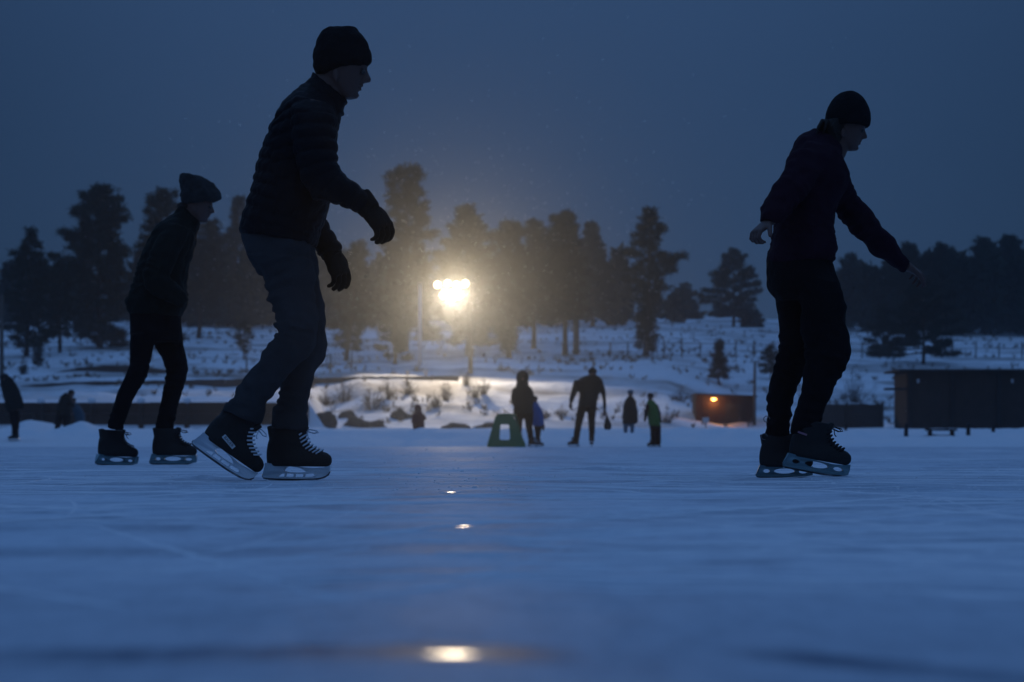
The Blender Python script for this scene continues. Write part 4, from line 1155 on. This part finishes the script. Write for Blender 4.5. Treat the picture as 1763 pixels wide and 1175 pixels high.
for i in range(46):
    a = random.uniform(-1, 1); x0 = random.uniform(1416, 1446)
    p0 = P(x0, 206, DC + a * .07); p1 = P(x0 - random.uniform(3, 9), 220 + random.uniform(-2, 4), DC + a * .078); p2 = P(x0 - random.uniform(4, 13) + (10 if x0 > 1436 else 0), 230 + random.uniform(-8, 18), DC + a * .07)
    hr.tube([p0, p1, p2], [.008, .007, .0028], 6)
fuse('hair', hr, M['hair'], Cc, .004, 1)
skate(Cc, 'rental', 1301.0, 824.5, DC + .09, 0, -4, .86)
s4 = skate(Cc, 'rental', 1345.5, 806.5, DC - .10, 9.5, 2, 1.0)
mb = MB(); mb.box((-.02, -.0015, -.004), (.02, .0015, .004)); st_ = link('side_stripe', mb.mesh('side_stripe'), M['pink'], s4, False)
st_.matrix_local = Matrix.Translation((.055, -.0455, .158)) @ Matrix.Rotation(R(10), 4, 'Y')
for z in (722, 752):
    q = P(1316 if z > 740 else 1320, z, DC + .03); mb = MB(); n = 20
    pts = [q + Vector((.013 * math.cos(2 * math.pi * i / n), -.002, .013 * math.sin(2 * math.pi * i / n))) for i in range(n - 3)]
    mb.tube(pts, .0017, 5); mb.build('round_emblem', M['metal'], Cc)


# ------------------------------------------------------------------ small skaters far across the ice
def far_person(label, px, D, coat, trousers, hd, coat_m, tr_m, hat_m, py=None, hat='hat', skates=(), hair=False, extra=(), hands=(), vox=.022):
    r = person(label, px, HY - (0 - HC) * F / D if py is None else py, D)
    mb = MB()
    for st in coat: loft(mb, D, st)
    fuse('coat', mb, M[coat_m], r, vox, 2, lambda co: .010 * fnoise(co, 6))
    mb = MB()
    for st in trousers: loft(mb, D, st)
    fuse('trousers', mb, M[tr_m], r, vox, 2, lambda co: .006 * fnoise(co, 8))
    cx, cy, rr = hd; q = P(cx, cy, D); rad = rr * D / F
    b = MB(); b.ball(q, (rad * .82, rad * .9, rad * 1.1), 16, 12); b.tube([q, q - Vector((0, 0, rad * 2.0))], rad * .5, 10)
    b.ball(q + Vector((rad * .1, -rad * .9, -rad * .2)), (rad * .14, rad * .2, rad * .22), 8, 6)
    for st in coat + trousers: loft(b, D, st, k=.72)
    for hx, hy in hands:
        h = P(hx, hy, D); b.ball(h, (.045, .05, .085), 10, 8)
        for k in range(4): b.tube([h + Vector((0, -.03 + .02 * k, -.05)), h + Vector((.01, -.03 + .02 * k, -.11))], .012, 6)
    fuse('body', b, M['skin'] if not hands else M['glove'] if False else M['skin'], r, .016, 1)
    h = MB()
    if hat == 'hood':
        h.ball(q + Vector((0, .02, rad * .05)), (rad * 1.12, rad * 1.1, rad * 1.3), 18, 14); h.tube([q - Vector((0, -.02, rad * .6)), q - Vector((0, -.02, rad * 1.7))], [rad * 1.0, rad * 1.25], 14)
        fuse('hood', h, M[hat_m], r, .016, 2)
    else:
        h.ball(q + Vector((0, .01, rad * .42)), (rad * .98, rad * 1.05, rad * .85), 18, 12)
        if hat == 'pompom': h.ball(q + Vector((0, 0, rad * 1.3)), rad * .35)
        fuse('hat', h, M[hat_m], r, .014, 1)
    for a in skates: skate(r, *a)
    return r


DF = 45.7
GY = HY + HC * F / DF
far_person('hooded skater in a long dark parka standing at the green skating frame', 900, DF,
           [[(891, 662, 909, 662, .11), (883, 670, 917, 670, .15), (881, 685, 918, 685, .17), (884, 700, 918, 700, .17), (884, 713, 919, 713, .18)],
            [(882, 669, 892, 671, .06), (879, 683, 889, 685, .06), (881, 697, 891, 694, .055), (890, 699, 896, 691, .05)], [(908, 669, 917, 670, .06), (911, 685, 920, 684, .06), (909, 698, 918, 697, .055)]],
           [[(886, 710, 902, 710, .10), (886, 735, 899, 735, .085), (887, 757, 897, 757, .07)], [(902, 710, 919, 710, .10), (905, 735, 917, 735, .085), (909, 757, 920, 757, .07)]],
           (899.5, 651, 10), 'coat_dark', 'black_cloth', 'coat_dark', hat='hood', skates=(('hockey', 893, GY, DF + .14, 0, -80, 1.0), ('hockey', 908, GY, DF, 0, -18, 1.0)))
far_person('child in a bright blue jacket half hidden behind the hooded skater', 926, 46.3,
           [[(918, 693, 926, 693, .07), (916, 703, 931, 703, .12), (916, 720, 934, 721, .14), (917, 734, 934, 735, .14)], [(927, 703, 933, 704, .05), (930, 718, 936, 718, .05), (932, 732, 937, 732, .04)]],
           [[(919, 732, 933, 732, .10), (921, 748, 931, 748, .08), (921, 762, 929, 762, .06)]], (920.5, 689, 5.6), 'blue_coat', 'black_cloth', 'knit', hands=((935, 735),), skates=(('hockey', 920, GY, 46.1, 0, -10, .8),))
far_person('tall man in dark sweater and trousers standing with legs apart and arms hanging out', 1004, DF,
           [[(1014, 645, 1026, 645, .06), (1001, 650, 1033, 650, .10), (990, 657, 1037, 657, .125), (995, 668, 1034, 668, .13), (998, 680, 1031, 680, .13), (996, 692, 1028, 692, .13), (995, 701, 1027, 701, .13)],
            [(989, 654, 1001, 660, .065), (984, 670, 994, 675, .06), (980.5, 685, 988, 688, .05), (980, 693, 985.5, 694, .04)], [(1028, 658, 1037, 654, .065), (1034, 674, 1042, 671, .06), (1037.5, 692, 1044, 690, .05), (1038.5, 707, 1043.5, 706, .04)]],
           [[(995, 699, 1011, 699, .10), (991, 722, 1004, 724, .09), (988, 745, 999, 746, .075), (986, 761, 997, 761, .07)], [(1011, 699, 1028, 699, .10), (1012, 722, 1025, 722, .09), (1014, 745, 1024, 745, .075), (1014, 761, 1023, 761, .07)]],
           (1020, 643, 8.0), 'coat_dark', 'black_cloth', 'knit', hands=((982.5, 699), (1041, 711)), skates=(('hockey', 998, GY, DF, 0, 168, 1.0), ('hockey', 1019, GY, DF + .14, 0, -95, 1.0)))
far_person('child in long dark coat and teal trousers standing on the snow bank', 1084, 53.2,
           [[(1081, 683, 1090, 683, .07), (1075, 691, 1095, 691, .12), (1074, 710, 1094, 710, .14), (1071, 730, 1096, 730, .17)], [(1075, 690, 1080, 690, .06), (1072, 706, 1078, 706, .06), (1071, 722, 1075, 722, .05)], [(1090, 690, 1095, 690, .06), (1093, 708, 1098, 708, .05), (1095, 727, 1098.5, 727, .04)]],
           [[(1073, 728, 1083, 728, .08), (1073, 738, 1081, 738, .07), (1074, 747, 1080, 747, .06)], [(1084, 728, 1093, 728, .08), (1085, 738, 1092, 738, .07), (1085, 747, 1091, 747, .06)]],
           (1085.5, 678, 5.5), 'coat_dark', 'teal_cloth', 'teal_coat', py=746)
far_person('child in green and black jacket with dark snow trousers, rightmost of the far skaters', 1128, DF,
           [[(1115, 689, 1125, 689, .07), (1112, 697, 1132, 697, .12), (1114, 712, 1134, 712, .14), (1116, 726, 1137, 728, .15), (1117, 733, 1138, 734, .15)]],
           [[(1118, 730, 1138, 731, .13), (1119, 740, 1138, 740, .11)], [(1119, 738, 1129, 738, .08), (1120, 755, 1128, 755, .07), (1119, 765, 1128, 765, .065)], [(1129, 738, 1138, 738, .08), (1130, 755, 1138, 755, .07), (1130, 765, 1138, 765, .065)]],
           (1119.5, 684, 5.8), 'lime_coat', 'black_cloth', 'knit', skates=(('rental', 1129, GY, DF, 0, 185, .72), ('rental', 1138, GY, DF + .1, 0, 190, .72)),
           )
r_ = [o for o in bpy.data.objects if o.name.startswith('person')][-1]
mb = MB()
for st in ([(1112, 696, 1118, 697, .07, -.12), (1109, 712, 1115, 713, .06, -.14), (1108, 726, 1112, 727, .045, -.14)], [(1127, 696, 1133, 697, .07, .1), (1132, 712, 1138, 712, .06, .12), (1134, 728, 1139, 728, .05, .12)]): loft(mb, DF, st)
fuse('sleeves', mb, M['coat_dark'], r_, .02, 2)
far_person('small child in a maroon snowsuit standing on the snow bank', 720, 55,
           [[(715, 707, 725, 707, .08), (711, 715, 729, 715, .13), (710, 726, 731, 726, .15), (710, 736, 731, 736, .15)], [(710, 714, 715, 715, .06), (708, 728, 713, 728, .055)], [(726, 715, 731, 714, .06), (730, 724, 735, 722, .05)]],
           [[(711, 734, 720, 734, .09), (712, 746, 719, 746, .08)], [(722, 734, 731, 734, .09), (723, 746, 730, 746, .08)]], (719.5, 704, 5.8), 'red_coat', 'red_coat', 'red_coat', py=744, hat='hood')
far_person('bent figure in a long dark coat cut by the left edge of the photo', 22, 48.2,
           [[(3, 656, 19, 648, .10), (2, 668, 27, 660, .15), (5, 682, 34, 674, .17), (9, 696, 40, 690, .17), (12, 709, 42, 704, .17)], [(4, 664, 15, 662, .06, -.1), (8, 686, 17, 684, .055, -.12), (8, 702, 15, 703, .045, -.12)]],
           [[(14, 706, 33, 706, .10), (18, 722, 32, 722, .085), (20, 738, 31, 738, .075), (21, 751, 30, 751, .07)], [(18, 706, 36, 706, .10, .15), (21, 735, 33, 735, .08, .15), (23, 750, 31, 750, .07, .15)]],
           (8, 653, 7.6), 'coat_dark', 'black_cloth', 'coat_dark', py=759, hat='hood', skates=(('hockey', 33, 759.5, 48.2, 0, 184, .95), ('hockey', 34, 759.5, 48.36, 0, 176, .95)))
far_person('dark-clothed figure bending over a child in teal near the left shore', 110, 57.5,
           [[(113, 675, 123, 684, .09), (104, 683, 122, 690, .14), (99, 696, 121, 699, .16), (97, 708, 121, 711, .16), (97, 716, 122, 717, .15)], [(112, 684, 122, 687, .06, -.12), (119, 697, 126, 694, .055, -.12), (126, 704, 130, 699, .045, -.1)]],
           [[(96, 714, 109, 714, .10), (95, 728, 105, 728, .09), (94, 743, 103, 743, .08)], [(110, 714, 122, 714, .10), (109, 728, 120, 728, .09), (109, 743, 118, 743, .08)]],
           (122.5, 679, 6.2), 'coat_dark', 'black_cloth', 'knit', py=743)
far_person('child in a teal snow coat leaning away from the bending figure at left', 138, 58,
           [[(124, 694, 134, 696, .07), (125, 704, 142, 705, .12), (128, 715, 146, 716, .14), (130, 729, 147, 729, .14)]],
           [[(131, 727, 140, 727, .08), (132, 744, 139, 744, .07)], [(139, 727, 147, 727, .08), (140, 744, 147, 744, .07)]], (126.5, 691, 4.6), 'teal_coat', 'black_cloth', 'knit', py=743)

# bag carried by the tall man
q = P(1046, 740, DF); bg = empty('bag', q); tag(bg, 'dark bag dangling from the hand of the tall man', 'bag')
mb = MB(); loft(mb, DF, [(1043.5, 717, 1047.5, 717, .03), (1041, 724, 1050.5, 724, .06), (1039.5, 732, 1053, 732, .08), (1040, 738, 1052.5, 738, .07), (1043, 740, 1050, 740, .04)])
fuse('pouch', mb, M['bag'], bg, .012, 2, lambda co: .01 * fnoise(co, 12))
mb = MB(); mb.tube([P(1041, 710, DF), P(1043, 714, DF), P(1045.5, 718, DF)], .012, 6); mb.tube([P(1041.5, 711, DF - .03), P(1046, 713, DF - .03), P(1046, 718, DF)], .012, 6); mb.build('strap', M['bag'], bg)

# green learner frame
DG = 45.2
q = P(872, HY + HC * F / DG, DG); fg = empty('skating_frame', q); tag(fg, 'green plastic learner skating frame on the ice before the hooded skater', 'skating frame')
lx = lambda p: ((p[0] - 872) / 75.8, (770 - p[1]) / 75.8)
mb = MB(); mb.plate([lx(p) for p in ((852, 720), (853.5, 716.5), (856, 715.5), (881, 715.5), (884, 717), (885, 720), (905, 765), (905.5, 769), (903, 770), (841, 770), (838.5, 769), (839, 765))], [[lx(p) for p in ((863, 731), (875, 731), (876.5, 733), (878, 755), (876, 757.5), (862, 757.5), (860, 755), (861.5, 733))]], lambda x, z: .03)
mb.build('front_panel', M['green_pl'], fg, False, off=(0, 0, 0))
for s in (-1, 1):
    mb = MB(); pts = [(s * .40, .031, .022), (s * .40, .35, .02), (s * .40, .66, .022), (s * .39, .74, .05)]; mb.tube(pts, [.036, .036, .036, .03], 10)
    mb.build('runner', M['green_pl'], fg, True, off=(0, 0, 0))
    mb = MB(); mb.tube([(s * .18, .031, .70), (s * .20, .20, .72), (s * .30, .45, .40), (s * .39, .62, .05)], [.026, .024, .024, .026], 10); mb.build('side_brace', M['green_pl'], fg, True, off=(0, 0, 0))
mb = MB(); mb.tube([(-.20, .20, .74), (0, .24, .745), (.20, .20, .74)], .024, 10); mb.build('handle', M['green_pl'], fg, True, off=(0, 0, 0))

# ------------------------------------------------------------------ falling snow
mb = MB()
for i in range(1500):
    while True:
        v = rng.normal(size=3) * np.array([7.5, 8, 5]); p = P(790, 500, DL) + Vector(v) - Vector((0, 9, 0))
        if p.z > zg(CX + p.x * F / p.y, p.y) + .2: break
    r = random.uniform(.010, .026); mb.add([(p.x + r, p.y, p.z), (p.x - r, p.y, p.z), (p.x, p.y + r, p.z), (p.x, p.y - r, p.z), (p.x, p.y, p.z + r), (p.x, p.y, p.z - r)], [(0, 2, 4), (2, 1, 4), (1, 3, 4), (3, 0, 4), (2, 0, 5), (1, 2, 5), (3, 1, 5), (0, 3, 5)])
for i in range(420):
    D = random.uniform(9, 60); u = random.uniform(-50, 1820); y = random.uniform(20, 740); p = P(u, y, D)
    if D < 14 and y > 150: continue
    r = random.uniform(.0009, .0022) * (.5 + D / 40); mb.add([(p.x + r, p.y, p.z), (p.x - r, p.y, p.z), (p.x, p.y + r, p.z), (p.x, p.y - r, p.z), (p.x, p.y, p.z + r), (p.x, p.y, p.z - r)], [(0, 2, 4), (2, 1, 4), (1, 3, 4), (3, 0, 4), (2, 0, 5), (1, 2, 5), (3, 1, 5), (0, 3, 5)])
o = mb.build('snow_flakes', M['flake'], smooth=False); tag(o, kind='stuff')

# ------------------------------------------------------------------ air
HAZE = .0008
hb = MB(); hb.box((-330, -16, -1.2), (330, 330, 34)); ho = hb.build('haze', None, smooth=False); tag(ho, kind='stuff')
m = bpy.data.materials.new('haze'); m.use_nodes = True; n = m.node_tree; n.nodes.clear()
out = n.nodes.new('ShaderNodeOutputMaterial'); pv = n.nodes.new('ShaderNodeVolumePrincipled')
pv.inputs['Color'].default_value = (.86, .90, .96, 1); pv.inputs['Density'].default_value = HAZE; pv.inputs['Anisotropy'].default_value = .93
n.links.new(pv.outputs[0], out.inputs['Volume']); ho.data.materials.append(m)

# ------------------------------------------------------------------ dusk sky: Nishita low sun under an even overcast
w = bpy.data.worlds.new('World'); C.world = w; w.use_nodes = True
n = w.node_tree; N, L = n.nodes, n.links; bgd = N['Background']
SUN_EL, SUN_ROT = R(3), R(200)
sky = N.new('ShaderNodeTexSky'); sky.sky_type = 'NISHITA'; sky.sun_disc = False; sky.sun_elevation = SUN_EL; sky.sun_rotation = SUN_ROT; sky.ozone_density = 6; sky.dust_density = .3; sky.air_density = 1.2
tc = N.new('ShaderNodeTexCoord'); sp = N.new('ShaderNodeSeparateXYZ'); L.new(tc.outputs['Generated'], sp.inputs[0])
mr = N.new('ShaderNodeMapRange'); mr.interpolation_type = 'SMOOTHSTEP'; mr.inputs[1].default_value = .10; mr.inputs[2].default_value = .90; mr.inputs[3].default_value = .135; mr.inputs[4].default_value = 1.0; L.new(sp.outputs['Z'], mr.inputs[0])
# brighter patch added to the sky ahead, so it darkens outwards like lens vignetting
dt = N.new('ShaderNodeVectorMath'); dt.operation = 'DOT_PRODUCT'; L.new(tc.outputs['Generated'], dt.inputs[0]); dt.inputs[1].default_value = (0, math.cos(R(5)), math.sin(R(5)))
gm_ = N.new('ShaderNodeMapRange'); gm_.interpolation_type = 'SMOOTHSTEP'; gm_.inputs[1].default_value = math.cos(R(19)); gm_.inputs[2].default_value = 1.0; gm_.inputs[3].default_value = 0; gm_.inputs[4].default_value = .085; L.new(dt.outputs['Value'], gm_.inputs[0])
ad = N.new('ShaderNodeMath'); ad.operation = 'ADD'; L.new(mr.outputs[0], ad.inputs[0]); L.new(gm_.outputs[0], ad.inputs[1]); mr = ad
cl = N.new('ShaderNodeTexNoise'); cl.inputs['Scale'].default_value = 2.2; cl.inputs['Detail'].default_value = 4; L.new(tc.outputs['Generated'], cl.inputs['Vector'])
cr = N.new('ShaderNodeMapRange'); cr.inputs[3].default_value = .86; cr.inputs[4].default_value = 1.14; L.new(cl.outputs['Fac'], cr.inputs[0])
mu = N.new('ShaderNodeMath'); mu.operation = 'MULTIPLY'; L.new(mr.outputs[0], mu.inputs[0]); L.new(cr.outputs[0], mu.inputs[1])
ov = N.new('ShaderNodeVectorMath'); ov.operation = 'SCALE'; ov.inputs[0].default_value = (1.04, 2.36, 5.45); L.new(mu.outputs[0], ov.inputs['Scale'])
mx = N.new('ShaderNodeMix'); mx.data_type = 'RGBA'; mx.inputs[0].default_value = .92
L.new(sky.outputs[0], mx.inputs[6]); L.new(ov.outputs[0], mx.inputs[7]); L.new(mx.outputs[2], bgd.inputs['Color'])
bgd.inputs['Strength'].default_value = .10
sl = bpy.data.lights.new('sun', 'SUN'); sl.energy = .02; sl.angle = R(40); sl.color = (1, .93, .85)
so = bpy.data.objects.new('sun', sl); so.rotation_euler = (R(87), 0, R(180) - SUN_ROT); COL.objects.link(so)

# ------------------------------------------------------------------ camera
cam = bpy.data.cameras.new('camera'); co = bpy.data.objects.new('camera', cam); COL.objects.link(co)
co.location = (0, 0, HC); co.rotation_euler = (R(90), 0, 0)
cam.sensor_width = 36; cam.lens = 36 * F / 1763; cam.shift_y = (HY - 587.5) / 1763
cam.clip_start = .05; cam.clip_end = 2000
cam.dof.use_dof = True; cam.dof.focus_distance = 8.1; cam.dof.aperture_fstop = 4.6
C.camera = co
C.view_settings.view_transform = 'Standard'; C.view_settings.look = 'None'; C.view_settings.exposure = 0; C.view_settings.gamma = 1
cy = C.cycles
cy.use_denoising = True; cy.max_bounces = 5; cy.diffuse_bounces = 2; cy.glossy_bounces = 2; cy.volume_bounces = 1; cy.transmission_bounces = 1
cy.sample_clamp_indirect = 4
